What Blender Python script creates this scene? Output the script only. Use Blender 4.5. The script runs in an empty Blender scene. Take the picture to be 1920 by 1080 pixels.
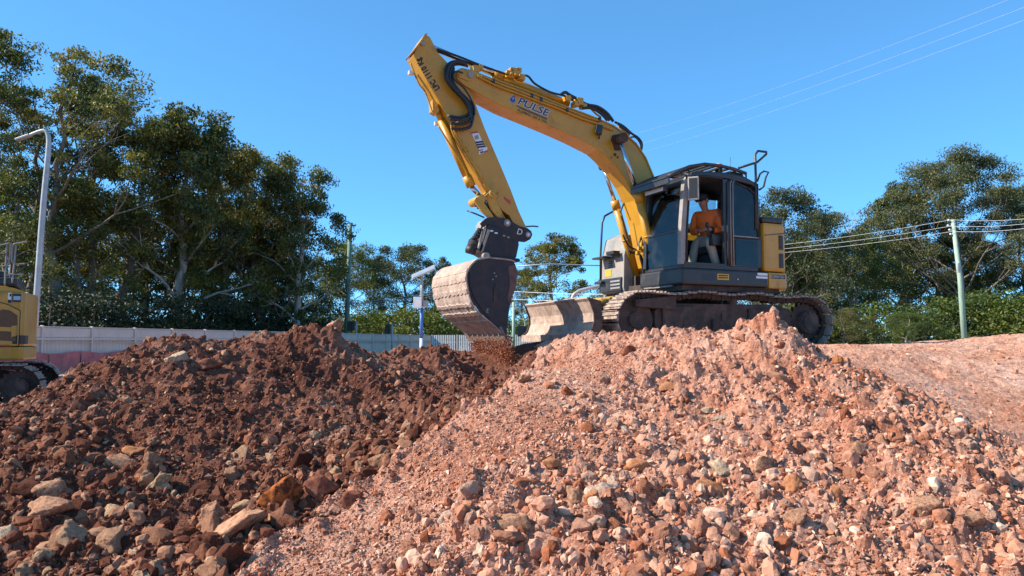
import bpy, bmesh, math, random
import numpy as np
from mathutils import Vector, Matrix
from bpy_extras import mesh_utils
R = math.radians
SC = bpy.context.scene
COL = SC.collection
PI = math.pi

# ------------------------------------------------------------------ camera, sky, sun, exposure
F = 1400.0                      # focal length in pixels of a 1920 wide picture
PITCH = math.atan(101.0 / F)
EYE = Vector((0, 0, 1.6))
cd = bpy.data.cameras.new('camera'); cam = bpy.data.objects.new('camera', cd); COL.objects.link(cam)
cd.sensor_width = 36; cd.lens = 36 * F / 1920; cd.clip_end = 3000; cd.clip_start = 0.05
cam.location = EYE; cam.rotation_euler = (PI / 2 + PITCH, 0, 0)
SC.camera = cam
SUN_AZ = math.atan2(-0.97, -0.12)    # from +Y towards +X
SUN_EL = R(37)
w = bpy.data.worlds.new('World'); SC.world = w; w.use_nodes = True
nt = w.node_tree; bg = nt.nodes['Background']
sky = nt.nodes.new('ShaderNodeTexSky'); sky.sky_type = 'NISHITA'; sky.sun_disc = False
sky.sun_elevation = SUN_EL; sky.sun_rotation = SUN_AZ
sky.altitude = 0; sky.air_density = 0.5; sky.dust_density = 0.0; sky.ozone_density = 10
gm = nt.nodes.new('ShaderNodeGamma'); gm.inputs[1].default_value = 0.66       # the phone's flat, saturated blue
mu = nt.nodes.new('ShaderNodeVectorMath'); mu.operation = 'MULTIPLY'; mu.inputs[1].default_value = (1.50, 2.66, 2.95)
nt.links.new(sky.outputs[0], gm.inputs[0]); nt.links.new(gm.outputs[0], mu.inputs[0]); nt.links.new(mu.outputs[0], bg.inputs[0])
bg.inputs[1].default_value = 0.1
sd = bpy.data.lights.new('sun', 'SUN'); sun = bpy.data.objects.new('sun', sd); COL.objects.link(sun)
sd.energy = 5.0; sd.angle = R(0.5); sd.color = (1.0, 0.925, 0.82)
SDIR = Vector((math.sin(SUN_AZ) * math.cos(SUN_EL), math.cos(SUN_AZ) * math.cos(SUN_EL), math.sin(SUN_EL)))
sun.rotation_euler = (-SDIR).to_track_quat('-Z', 'Y').to_euler()
SC.view_settings.view_transform = 'Standard'; SC.view_settings.look = 'None'
SC.view_settings.exposure = 0.8; SC.view_settings.gamma = 1; SC.view_settings.use_curve_mapping = False
SC.cycles.max_bounces = 6; SC.cycles.diffuse_bounces = 2; SC.cycles.transparent_max_bounces = 12
SC.cycles.use_denoising = True

def ray(px, py):
    """direction of a photograph pixel, scaled so that its Y is 1"""
    x = (px - 960) / F; y = (540 - py) / F
    d = Vector((x, math.cos(PITCH) - y * math.sin(PITCH), math.sin(PITCH) + y * math.cos(PITCH)))
    return d / d.y
def at(px, py, Y):
    return EYE + ray(px, py) * Y

# ------------------------------------------------------------------ numpy noise
def _h(i, j, k, s):
    n = (i * 374761393 + j * 668265263 + k * 2147483647 + s * 1274126177) & 0xffffffff
    n = ((n ^ (n >> 13)) * 1274126177) & 0xffffffff
    n = (n ^ (n >> 16)) & 0xffffffff
    return n.astype(np.float64) / 4294967295.0
def vnoise(x, y, z=None, s=0):
    x = np.asarray(x, float); y = np.asarray(y, float)
    z = np.zeros_like(x) if z is None else np.asarray(z, float)
    i = np.floor(x).astype(np.int64); j = np.floor(y).astype(np.int64); k = np.floor(z).astype(np.int64)
    fx = x - i; fy = y - j; fz = z - k
    ux = fx * fx * (3 - 2 * fx); uy = fy * fy * (3 - 2 * fy); uz = fz * fz * (3 - 2 * fz)
    r = 0
    for a in (0, 1):
        for b in (0, 1):
            for c in (0, 1):
                r = r + _h(i + a, j + b, k + c, s) * (ux if a else 1 - ux) * (uy if b else 1 - uy) * (uz if c else 1 - uz)
    return r * 2 - 1
def fbm(x, y, z=None, o=4, s=0, g=0.5):
    r = 0; a = 1.0; f = 1.0; t = 0
    for q in range(o):
        r = r + a * vnoise(x * f, y * f, None if z is None else z * f, s + q * 17); t += a; a *= g; f *= 2.03
    return r / t
def worley(x, y, s=0):
    """distance to the nearest scattered point and that point's own random number"""
    i = np.floor(x).astype(np.int64); j = np.floor(y).astype(np.int64); z = np.zeros_like(i)
    best = np.full(x.shape, 9.0); rid = np.zeros(x.shape)
    for a in (-1, 0, 1):
        for b in (-1, 0, 1):
            ii = i + a; jj = j + b
            px = ii + _h(ii, jj, z, s); py = jj + _h(ii, jj, z, s + 5)
            d = np.hypot(px - x, py - y); m = d < best
            best = np.where(m, d, best); rid = np.where(m, _h(ii, jj, z, s + 9), rid)
    return best, rid

# ------------------------------------------------------------------ materials
def _n(nt, t, **kw):
    n = nt.nodes.new(t)
    for k, v in kw.items(): setattr(n, k, v)
    return n
def ramp(nt, stops, src, interp='LINEAR'):
    r = _n(nt, 'ShaderNodeValToRGB'); r.color_ramp.interpolation = interp
    while len(r.color_ramp.elements) < len(stops): r.color_ramp.elements.new(0.5)
    for e, (p, c) in zip(r.color_ramp.elements, stops):
        e.position = p; e.color = (*c, 1) if len(c) == 3 else c
    nt.links.new(src, r.inputs[0]); return r
def noise(nt, scale, detail=4, rough=0.6, obj=True, dist=0.0, stretch=None):
    tc = _n(nt, 'ShaderNodeTexCoord'); t = _n(nt, 'ShaderNodeTexNoise')
    t.inputs['Scale'].default_value = scale; t.inputs['Detail'].default_value = detail
    t.inputs['Roughness'].default_value = rough; t.inputs['Distortion'].default_value = dist
    src = tc.outputs['Object']
    if stretch:
        m = _n(nt, 'ShaderNodeMapping'); m.inputs['Scale'].default_value = stretch
        nt.links.new(src, m.inputs[0]); src = m.outputs[0]
    nt.links.new(src, t.inputs[0]); return t
def mix(nt, fac, a, b, mode='MIX'):
    m = _n(nt, 'ShaderNodeMix', data_type='RGBA', blend_type=mode)
    if isinstance(fac, (int, float)): m.inputs[0].default_value = fac
    else: nt.links.new(fac, m.inputs[0])
    for i, v in ((6, a), (7, b)):
        if isinstance(v, (tuple, list)): m.inputs[i].default_value = (*v, 1)
        else: nt.links.new(v, m.inputs[i])
    return m.outputs[2]
def bump(nt, src, strength, dist=0.01, normal=None):
    b = _n(nt, 'ShaderNodeBump'); b.inputs['Strength'].default_value = strength; b.inputs['Distance'].default_value = dist
    nt.links.new(src, b.inputs['Height'])
    if normal: nt.links.new(normal, b.inputs['Normal'])
    return b.outputs[0]
def newmat(name):
    m = bpy.data.materials.new(name); m.use_nodes = True
    return m, m.node_tree, m.node_tree.nodes['Principled BSDF']
def mat(name, c, rough=0.6, metal=0.0, c2=None, sc=6.0, lo=0.4, hi=0.65, bmp=0.15, bsc=40.0, dust=None, dlo=0.5, dhi=0.7, dsc=3.0,
        emit=None, coat=0.0, stretch=None, spec=None):
    m, nt, p = newmat(name)
    p.inputs['Roughness'].default_value = rough; p.inputs['Metallic'].default_value = metal
    if spec is not None: p.inputs['Specular IOR Level'].default_value = spec
    p.inputs['Coat Weight'].default_value = coat
    col = None
    n1 = noise(nt, sc, 6, 0.65, stretch=stretch)
    r = ramp(nt, [(lo, c), (hi, c2 or tuple(v * 0.82 for v in c))], n1.outputs[0]); col = r.outputs[0]
    if dust:
        n2 = noise(nt, dsc, 8, 0.72, dist=0.6)
        r2 = ramp(nt, [(dlo, (0, 0, 0)), (dhi, (1, 1, 1))], n2.outputs[0])
        col = mix(nt, r2.outputs[0], col, dust)
        rr = ramp(nt, [(0, (rough,) * 3), (1, (0.9,) * 3)], r2.outputs[0]); nt.links.new(rr.outputs[0], p.inputs['Roughness'])
    nt.links.new(col, p.inputs['Base Color'])
    if bmp:
        n3 = noise(nt, bsc, 5, 0.6); nt.links.new(bump(nt, n3.outputs[0], bmp, 0.01), p.inputs['Normal'])
    if emit:
        p.inputs['Emission Color'].default_value = (*emit[:3], 1); p.inputs['Emission Strength'].default_value = emit[3]
    return m

# ------------------------------------------------------------------ mesh helpers
class MB:
    """collects shapes and links them as one mesh object"""
    def __init__(s): s.v = []; s.f = []; s.sm = []
    def add(s, vs, fs, smooth=False, M=None):
        o = len(s.v)
        s.v += [tuple(M @ Vector(v)) if M is not None else tuple(v) for v in vs]
        s.f += [tuple(i + o for i in f) for f in fs]; s.sm += [smooth] * len(fs); return s
    def bm(s, b, smooth=False, M=None):
        b.verts.index_update()
        s.add([v.co[:] for v in b.verts], [[v.index for v in f.verts] for f in b.faces], smooth, M); b.free(); return s
    def box(s, x0, x1, y0, y1, z0, z1, bev=0.0, M=None):
        b = bmesh.new(); bmesh.ops.create_cube(b, size=1)
        for v in b.verts: v.co = Vector(((x0 + x1) / 2 + v.co.x * (x1 - x0), (y0 + y1) / 2 + v.co.y * (y1 - y0), (z0 + z1) / 2 + v.co.z * (z1 - z0)))
        if bev: bmesh.ops.bevel(b, geom=b.edges[:], offset=bev, segments=2, affect='EDGES', profile=0.6)
        return s.bm(b, False, M)
    def prism(s, poly, a0, a1, axis='y', bev=0.0, smooth=False, M=None):
        """poly in the plane across the axis, extruded from a0 to a1; axis y: (x,z), axis z: (x,y), axis x: (y,z)"""
        put = {'y': lambda p, a: (p[0], a, p[1]), 'z': lambda p, a: (p[0], p[1], a), 'x': lambda p, a: (a, p[0], p[1])}[axis]
        b = bmesh.new(); n = len(poly)
        va = [b.verts.new(put(p, a0)) for p in poly]; vb = [b.verts.new(put(p, a1)) for p in poly]
        b.faces.new(va); b.faces.new(vb[::-1])
        for i in range(n): b.faces.new((va[i], vb[i], vb[(i + 1) % n], va[(i + 1) % n]))
        bmesh.ops.recalc_face_normals(b, faces=b.faces)
        if bev:
            bmesh.ops.bevel(b, geom=[e for e in b.edges if e.calc_face_angle(0) > 0.35], offset=bev, segments=2, affect='EDGES', profile=0.6, clamp_overlap=True)
        return s.bm(b, smooth, M)
    def cyl(s, p0, p1, r, r1=None, n=14, cap=True, M=None):
        return s.tube([p0, p1], [r, r if r1 is None else r1], n, cap, M)
    def tube(s, pts, r, n=8, cap=True, M=None):
        P = [Vector(p) for p in pts]; m = len(P)
        rr = r if isinstance(r, (list, tuple)) else [r] * m
        T = [(P[min(i + 1, m - 1)] - P[max(i - 1, 0)]).normalized() for i in range(m)]
        up = Vector((0, 0, 1)) if abs(T[0].z) < 0.9 else Vector((1, 0, 0))
        a = T[0].cross(up).normalized(); vs = []; fs = []
        for i in range(m):
            a = (a - T[i] * a.dot(T[i])).normalized(); c = T[i].cross(a)
            for k in range(n):
                t = 2 * PI * k / n; vs.append(P[i] + (a * math.cos(t) + c * math.sin(t)) * rr[i])
        for i in range(m - 1):
            for k in range(n): fs.append((i * n + k, i * n + (k + 1) % n, (i + 1) * n + (k + 1) % n, (i + 1) * n + k))
        s.add(vs, fs, True, M)
        if cap:
            o = len(s.v) - len(vs)
            s.f.append(tuple(o + k for k in range(n))[::-1]); s.f.append(tuple(o + (m - 1) * n + k for k in range(n))); s.sm += [False, False]
        return s
    def ball(s, c, r, sc=(1, 1, 1), sub=2, M=None):
        b = bmesh.new(); bmesh.ops.create_icosphere(b, subdivisions=sub, radius=r)
        for v in b.verts: v.co = Vector((v.co.x * sc[0] + c[0], v.co.y * sc[1] + c[1], v.co.z * sc[2] + c[2]))
        return s.bm(b, True, M)
    def mesh(s, name, material=None):
        me = bpy.data.meshes.new(name); me.from_pydata(s.v, [], s.f)
        me.polygons.foreach_set('use_smooth', s.sm); me.update()
        if material: me.materials.append(material)
        return me
    def build(s, name, material, parent=None, label=None):
        o = bpy.data.objects.new(name, s.mesh(name, material)); COL.objects.link(o)
        if parent: o.parent = parent
        if label: o['label'] = label
        return o
def spline(pts, n=6):
    P = [Vector(p) for p in pts]; Q = [P[0]] + P + [P[-1]]; out = []
    for i in range(1, len(Q) - 2):
        for k in range(n):
            t = k / n; a, b, c, d = Q[i - 1], Q[i], Q[i + 1], Q[i + 2]
            out.append(0.5 * ((2 * b) + (c - a) * t + (2 * a - 5 * b + 4 * c - d) * t * t + (3 * b - a - 3 * c + d) * t ** 3))
    out.append(P[-1]); return out
def npmesh(name, V, Fc, material=None, smooth=False):
    """fast mesh from numpy arrays: V (n,3), Fc (m,k)"""
    me = bpy.data.meshes.new(name); k = Fc.shape[1]
    me.vertices.add(len(V)); me.vertices.foreach_set('co', V.astype(np.float32).ravel())
    me.loops.add(Fc.size); me.loops.foreach_set('vertex_index', Fc.astype(np.int32).ravel())
    me.polygons.add(len(Fc)); me.polygons.foreach_set('loop_start', np.arange(0, Fc.size, k, dtype=np.int32))
    me.polygons.foreach_set('use_smooth', np.full(len(Fc), smooth)); me.update(calc_edges=True)
    if material: me.materials.append(material)
    return me
def link(name, me, parent=None):
    o = bpy.data.objects.new(name, me); COL.objects.link(o)
    if parent: o.parent = parent
    return o
def tag(o, label=None, cat=None, group=None, kind=None):
    for k, v in (('label', label), ('category', cat), ('group', group), ('kind', kind)):
        if v: o[k] = v
    return o
def empty(name, loc=(0, 0, 0), rz=0.0):
    o = bpy.data.objects.new(name, None); COL.objects.link(o); o.location = loc; o.rotation_euler = (0, 0, rz)
    o.empty_display_size = 0.2; return o
def copy_tree(o, parent=None):
    c = o.copy(); COL.objects.link(c); c.parent = parent
    for ch in list(o.children): copy_tree(ch, c)
    return c
# ------------------------------------------------------------------ ground and the two heaps
CTRL = [  # photograph x, y and distance of points on the ground
 (-300,1080,4.9),(0,1080,4.6),(200,1080,4.6),(400,1080,4.45),(700,1080,4.3),(1000,1080,4.2),(1300,1080,4.2),(1600,1080,4.2),(1920,1080,4.3),(2200,1080,4.3),
 (-300,900,5.8),(0,900,5.6),(200,900,5.6),(400,900,5.7),(560,905,5.75),(690,900,5.4),(900,900,4.95),(1200,900,5.0),(1500,900,5.0),(1750,900,5.0),(1920,920,5.1),
 (0,800,6.5),(200,780,6.8),(400,780,7.0),(600,780,7.2),(740,805,7.0),(800,830,5.85),(860,790,5.95),(1000,800,5.7),(1200,800,5.8),(1500,800,5.8),(1720,800,5.85),
 (100,728,7.6),(250,690,7.7),(400,690,7.9),(600,700,8.4),(750,720,8.7),(860,725,8.6),(930,735,6.5),(990,703,6.9),(1100,700,6.9),(1300,705,6.8),(1480,700,6.9),(1600,725,6.8),
 (-250,860,7.0),(0,772,7.4),(120,718,8.0),(210,680,8.2),(330,638,8.4),(420,652,8.6),(520,645,8.8),(600,630,9.0),(650,655,9.6),(740,668,10.2),(820,668,10.2),
 (845,660,10.4),(880,728,9.4),(925,740,8.7),(955,728,8.2),(905,738,9.5),(900,728,10.4),(800,664,10.8),(850,655,11.4),(900,662,11.6),(945,654,11.6),(985,650,11.0),(965,688,9.8),(1000,668,9.2),(1030,660,9.0),(1100,658,8.4),(1200,656,8.2),(1300,650,7.9),(1375,630,7.6),(1440,608,7.4),(1495,635,7.4),(1550,678,7.4),
 (1700,748,6.9),(1800,800,6.4),(1920,872,5.9),(2050,930,5.7),
 (1620,668,9.5),(1760,730,8.6),(1860,790,8.0),(1980,850,7.5),
 (1600,651,10.0),(1740,649,10.8),(1920,628,11.6),(2150,620,12),(1780,684,9.8),(1920,690,9.8),(1920,770,8.4),(1650,662,9.6)]
CP = [at(*c)[:] for c in CTRL]
CP += [(-9.5,10,.38),(-6.2,10.5,.42),(-4.4,11,.5),(-2.6,12.4,.75),(-9,14,.36),(-5,16,.38),(0,18,.4),(-12,7,.3),(-12,20,.35),(-1.2,13.5,1.0),
       (0.6,10.6,1.5),(0.9,12.5,1.52),(2.99,12.9,1.53),(5.2,14,1.54),(4.9,11.2,1.53),(3,10.6,1.53),(1.8,15.5,1.5),(5,16.5,1.5),(8,16,1.52),(6.5,12.3,1.53),(9.5,13,1.72),(11.5,17,1.7),(4,21,.8),(10,23,1.0),
       (0,2.6,0),(-4,2.6,0),(4,2.6,0),(-8,3,0),(8,3,0),(0,0,0),(-6,0,0),(6,0,0),(0,-4,0),(11,5,.3),(12,9,.6),(14,13,1.5),(15,20,1.0),(0,25,.4),(12,27,.5),(-12,27,.4)]
CP = np.array(CP)
def _tps(r2): return 0.5 * r2 * np.log(r2 + 1e-9)
_d2 = ((CP[:, None, :2] - CP[None, :, :2]) ** 2).sum(-1)
_K = _tps(_d2) + np.eye(len(CP)) * 0.04
_P = np.c_[np.ones(len(CP)), CP[:, :2]]
_A = np.block([[_K, _P], [_P.T, np.zeros((3, 3))]])
_W = np.linalg.solve(_A, np.r_[CP[:, 2], 0, 0, 0])
def base_h(x, y):
    sh = np.shape(x); x = np.ravel(x).astype(float); y = np.ravel(y).astype(float); out = np.empty(x.shape)
    for s in range(0, len(x), 20000):
        a = x[s:s + 20000]; b = y[s:s + 20000]
        r2 = (a[:, None] - CP[None, :, 0]) ** 2 + (b[:, None] - CP[None, :, 1]) ** 2
        out[s:s + 20000] = _tps(r2) @ _W[:-3] + _W[-3] + _W[-2] * a + _W[-1] * b
    return out.reshape(sh)
def sstep(a, b, t):
    t = np.clip((t - a) / (b - a), 0, 1); return t * t * (3 - 2 * t)
def seg_side(x, y, pts):
    """signed distance-like value to a polyline, positive on its right-hand side"""
    best = np.full(np.shape(x), 1e9); sg = np.zeros(np.shape(x))
    for (x0, y0), (x1, y1) in zip(pts[:-1], pts[1:]):
        dx, dy = x1 - x0, y1 - y0; t = np.clip(((x - x0) * dx + (y - y0) * dy) / (dx * dx + dy * dy), 0, 1)
        d = np.hypot(x - x0 - t * dx, y - y0 - t * dy); c = dx * (y - y0) - dy * (x - x0)
        m = d < best; best = np.where(m, d, best); sg = np.where(m, -np.sign(c), sg)
    return best * sg
def onground(px, py, y0=3.5, y1=20):
    """where the ray of a photograph pixel first meets the ground"""
    r = ray(px, py); Y = np.arange(y0, y1, 0.05)
    z = EYE.z + r.z * Y - base_h(r.x * Y, Y); k = int(np.argmax(z < 0)) if (z < 0).any() else len(Y) - 1
    return (r.x * Y[k], Y[k])
# pale ridge that parts the brown heap from the pink one, walked away from the camera
EDGE = [(-2.2, 0.5), (-2.0, 3.6)] + [(at(px, py, Y).x, Y) for px, py, Y in [(420,1080,4.45),(560,985,5.0),(690,898,5.45),(800,828,5.9),(860,788,6.1),(935,722,6.8),(975,690,7.6),(990,670,8.6)]] + [(0.45, 10.4), (0.2, 16)]
# foot line that parts the pink heap from the graded slope behind it, walked away from the camera
FOOT = [(at(px, py, Y).x, Y) for px, py, Y in [(2300,1080,5.2),(2050,930,6.3),(1920,872,6.6),(1800,800,7.1),(1700,748,7.6),(1600,690,8.1)]] + [(3.1, 9.2), (1.0, 9.9), (0.3, 10.4)]
def zones(x, y):
    n = fbm(x * 2.2, y * 2.2, s=3) * 0.22 + fbm(x * 9, y * 9, s=33, o=3) * 0.14
    return seg_side(x, y, EDGE) + n, seg_side(x, y, FOOT) + n * 0.8     # pinkness, and >0 behind / right of the foot line
GX0, GX1, GY0, GY1, ST = -9.5, 11.5, 3.0, 15.5, 0.034
def full_h(x, y):
    e, f = zones(x, y); h = base_h(x, y)
    fine = sstep(0.1, 0.5, e) * sstep(-0.1, 0.3, 1.15 - e + fbm(x * 1.5, y * 1.5, s=8) * 0.8) * sstep(9, 8, y)   # loose fine scree along the ridge
    back = sstep(-0.1, 0.5, f)
    away = sstep(8.6, 11, y); left = sstep(0.3, -0.3, e)
    rough = (1 - 0.72 * fine) * (1 - 0.86 * back) * (1 - 0.6 * away * (1 - left))
    big = fbm(x * 1.3, y * 1.3, s=1, o=3) * 0.10 + fbm(x * 3.1, y * 3.1, s=2, o=4) * 0.07
    d1, r1 = worley(x * 5.5 + fbm(x * 6, y * 6, s=4) * 0.5, y * 5.5, 11)
    d2, r2 = worley(x * 12 + fbm(x * 15, y * 15, s=5) * 0.5, y * 12 + r1, 12)
    d3, r3 = worley(x * 24, y * 24, 13)
    cob = np.maximum(0, 0.55 - d1) * (r1 > 0.45) * (0.06 + 0.12 * r1) + np.maximum(0, 0.6 - d2) * 0.055 * (0.4 + r2) + np.maximum(0, 0.6 - d3) * 0.022
    h = h + rough * (big + cob + fbm(x * 18, y * 18, s=6, o=4, g=0.65) * 0.046 - 0.035 * sstep(.12, .0, np.abs(fbm(x * 4.2, y * 4.2, s=41, o=3))) * sstep(-.2, .3, fbm(x * .9, y * .9, s=42, o=2))) + fine * fbm(x * 30, y * 30, s=7, o=3, g=.7) * 0.016
    # track ripples and scrapes on the graded slope
    h = h + back * (fbm(x * 1.1, y * 6, s=21, o=5, g=.65) * 0.045 + np.minimum(0, fbm(x * 2, y * 3, s=24, o=4) + .12) * 0.13 + fbm(x * 22, y * 30, s=22, o=3, g=.7) * 0.012)
    # sharp crumbly peak on the crest of the pink heap
    c = at(1440, 600, 7.4); d = np.hypot((x - c.x) * 1.0, (y - c.y) * 1.1)
    h = h + 0.17 * np.maximum(0, 1 - d / 0.34) ** 1.1
    # knobbly lumps along the crest of the brown heap
    for px, py, Y, hh, rr in ((628,612,9.0,.16,.16),(600,625,9.0,.08,.3),(560,635,8.9,.05,.25),(332,632,8.4,.05,.35)):
        c = at(px, py, Y); d = np.hypot(x - c.x, y - c.y); h = h + hh * np.maximum(0, 1 - (d / rr) ** 1.5)
    return h
gx = np.arange(GX0, GX1, ST); gy = np.arange(GY0, GY1, ST)
XX, YY = np.meshgrid(gx, gy); HH = full_h(XX, YY)
# settle the rim of the detailed patch onto the smooth ground
_rim = np.minimum.reduce([sstep(GX0, GX0 + .5, XX), sstep(GX1, GX1 - .5, XX), sstep(GY0, GY0 + .4, YY), sstep(GY1, GY1 - .5, YY)])
HH = base_h(XX, YY) * (1 - _rim) + HH * _rim
# flat, pressed pad under the machine
def height(x, y):
    fx = (np.asarray(x, float) - GX0) / ST; fy = (np.asarray(y, float) - GY0) / ST
    i = np.clip(fx.astype(int), 0, len(gx) - 2); j = np.clip(fy.astype(int), 0, len(gy) - 2)
    a = np.clip(fx - i, 0, 1); b = np.clip(fy - j, 0, 1)
    return (HH[j, i] * (1 - a) + HH[j, i + 1] * a) * (1 - b) + (HH[j + 1, i] * (1 - a) + HH[j + 1, i + 1] * a) * b

def soil_mat(name, stops, sc=2.2, fsc=30, bs=0.9, rnd=0.25):
    m, nt, p = newmat(name); p.inputs['Roughness'].default_value = 0.95; p.inputs['Specular IOR Level'].default_value = 0.04
    a = noise(nt, sc, 9, 0.68); c = ramp(nt, stops, a.outputs[0]).outputs[0]
    b = noise(nt, fsc, 6, 0.75); d = ramp(nt, [(0.32, (0.45, 0.42, 0.40)), (0.5, (1, 1, 1)), (0.70, (1.35, 1.32, 1.3))], b.outputs[0]).outputs[0]
    nt.links.new(mix(nt, 1.0, c, d, 'MULTIPLY'), p.inputs['Base Color'])
    n1 = noise(nt, 26, 8, 0.75); n2 = noise(nt, 90, 4, 0.7)
    nb = bump(nt, n2.outputs[0], bs * 0.6, 0.006, bump(nt, n1.outputs[0], bs, 0.03)); nt.links.new(nb, p.inputs['Normal'])
    return m
M_BROWN = soil_mat('brown_soil', [(0.30, (0.080, 0.030, 0.020)), (0.44, (0.135, 0.053, 0.034)), (0.55, (0.22, 0.094, 0.060)), (0.68, (0.37, 0.21, 0.145))], sc=0.9)
M_PINK = soil_mat('pink_soil', [(0.32, (0.32, 0.105, 0.052)), (0.44, (0.47, 0.207, 0.128)), (0.56, (0.56, 0.293, 0.198)), (0.70, (0.62, 0.375, 0.268))], sc=1.4, bs=1.0)
M_GRADE = soil_mat('graded_soil', [(0.28, (0.46, 0.175, 0.09)), (0.44, (0.56, 0.28, 0.18)), (0.58, (0.62, 0.355, 0.25)), (0.74, (0.66, 0.43, 0.32))], sc=0.8, fsc=9, bs=1.0)
M_FAR = mat('dry_grass_ground', (0.12, 0.10, 0.05), 0.95, c2=(0.2, 0.13, 0.08), sc=0.4)
nx, ny = len(gx), len(gy)
idx = (np.arange(ny - 1)[:, None] * nx + np.arange(nx - 1)[None, :])
quads = np.stack([idx, idx + 1, idx + nx + 1, idx + nx], -1).reshape(-1, 4)
cxm = XX[:-1, :-1] + ST / 2; cym = YY[:-1, :-1] + ST / 2
e_, f_ = zones(cxm, cym)
zone = np.where(e_ < 0, 0, np.where(f_ > 0.12, 2, 1)).ravel()
VV = np.stack([XX, YY, HH], -1).reshape(-1, 3)
def patch(name, k, m, parent=None):
    q = quads[zone == k]; u, inv = np.unique(q, return_inverse=True)
    return link(name, npmesh(name, VV[u], inv.reshape(q.shape), m, smooth=False), parent)
HEAP_B = tag(patch('rubble_heap', 0, M_BROWN), 'dark red-brown heap of broken earth and stones left of the bucket', 'dirt heap', 'spoil heaps in the foreground')
HEAP_P = tag(patch('rubble_heap', 1, M_PINK), 'pale pink sunlit heap of crumbled clay in front of the tracked machine', 'dirt heap', 'spoil heaps in the foreground')
grade = tag(patch('ground', 2, M_GRADE), 'smooth graded pinkish clay slope', kind='structure')
# wide ground to the horizon, with a hole where the detailed patch lies
RX = np.r_[-1500, -600, -250, -120, -70, -45, -30, -20, -14, np.linspace(GX0, GX1, 29), 14, 18, 24, 32, 45, 70, 120, 250, 600, 1500]
RY = np.r_[-300, -100, -30, -10, -4, 0, 1.2, 2.2, np.linspace(GY0, GY1 - ST * 0.9, 19), 17, 19, 22, 26, 32, 45, 70, 120, 250, 700, 2200]
AX, AY = np.meshgrid(RX, RY)
near = sstep(40, 18, np.hypot(AX, AY - 8)); AH = base_h(np.clip(AX, -14, 15), np.clip(AY, -4, 27)) * near + 0.4 * (1 - near)
AV = np.stack([AX, AY, AH], -1).reshape(-1, 3); mx, my = len(RX), len(RY)
ii = (np.arange(my - 1)[:, None] * mx + np.arange(mx - 1)[None, :]); AQ = np.stack([ii, ii + 1, ii + mx + 1, ii + mx], -1)
hole = (AX[:-1, :-1] >= GX0 - .01) & (AX[:-1, 1:] <= GX1 + .01) & (AY[:-1, :-1] >= GY0 - .01) & (AY[1:, :-1] <= GY1 + .01)
AQf = AQ.reshape(-1, 4)[~hole.ravel()]
farm = (np.hypot(AV[AQf[:, 0], 0], AV[AQf[:, 0], 1] - 8) > 30)
me = npmesh('terrain', AV, AQf, M_GRADE, smooth=True); me.materials.append(M_FAR)
me.polygons.foreach_set('material_index', farm.astype(np.int32)); tag(link('terrain', me), 'flat ground around the site', kind='structure')

# ------------------------------------------------------------------ stones
def rock_mat(name, stops, per='obj', bs=0.8):
    m, nt, p = newmat(name); p.inputs['Roughness'].default_value = 0.92; p.inputs['Specular IOR Level'].default_value = 0.05
    if per == 'obj': src = _n(nt, 'ShaderNodeObjectInfo').outputs['Random']
    else: src = _n(nt, 'ShaderNodeNewGeometry').outputs['Random Per Island']
    c = ramp(nt, stops, src).outputs[0]
    a = noise(nt, 9, 6, 0.7); g = ramp(nt, [(0.35, (0.6, 0.56, 0.53)), (0.5, (1, 1, 1)), (0.68, (1.3, 1.28, 1.22))], a.outputs[0]).outputs[0]
    nt.links.new(mix(nt, 1.0, c, g, 'MULTIPLY'), p.inputs['Base Color'])
    n1 = noise(nt, 38, 7, 0.75); nt.links.new(bump(nt, n1.outputs[0], bs, 0.02), p.inputs['Normal'])
    return m
ST_B = [(0.0, (0.085, 0.030, 0.020)), (0.3, (0.17, 0.065, 0.040)), (0.55, (0.28, 0.115, 0.066)), (0.78, (0.38, 0.195, 0.115)), (0.96, (0.50, 0.31, 0.19)), (1.0, (0.38, 0.12, 0.035))]
ST_BF = [(0.0, (0.08, 0.028, 0.018)), (0.40, (0.17, 0.062, 0.036)), (0.70, (0.28, 0.115, 0.066)), (0.93, (0.38, 0.20, 0.12)), (1.0, (0.48, 0.31, 0.19))]
ST_P = [(0.0, (0.32, 0.105, 0.050)), (0.28, (0.45, 0.200, 0.120)), (0.7, (0.56, 0.293, 0.195)), (0.93, (0.62, 0.375, 0.262)), (0.985, (0.66, 0.48, 0.35)), (1.0, (0.46, 0.18, 0.07))]
M_RB = rock_mat('brown_rock', ST_B); M_RP = rock_mat('pink_rock', ST_P)
M_FB = rock_mat('brown_stone', ST_BF, 'isl', 0.5); M_FP = rock_mat('pink_stone', ST_P, 'isl', 0.5)
rng = np.random.default_rng(7); random.seed(7)
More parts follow.
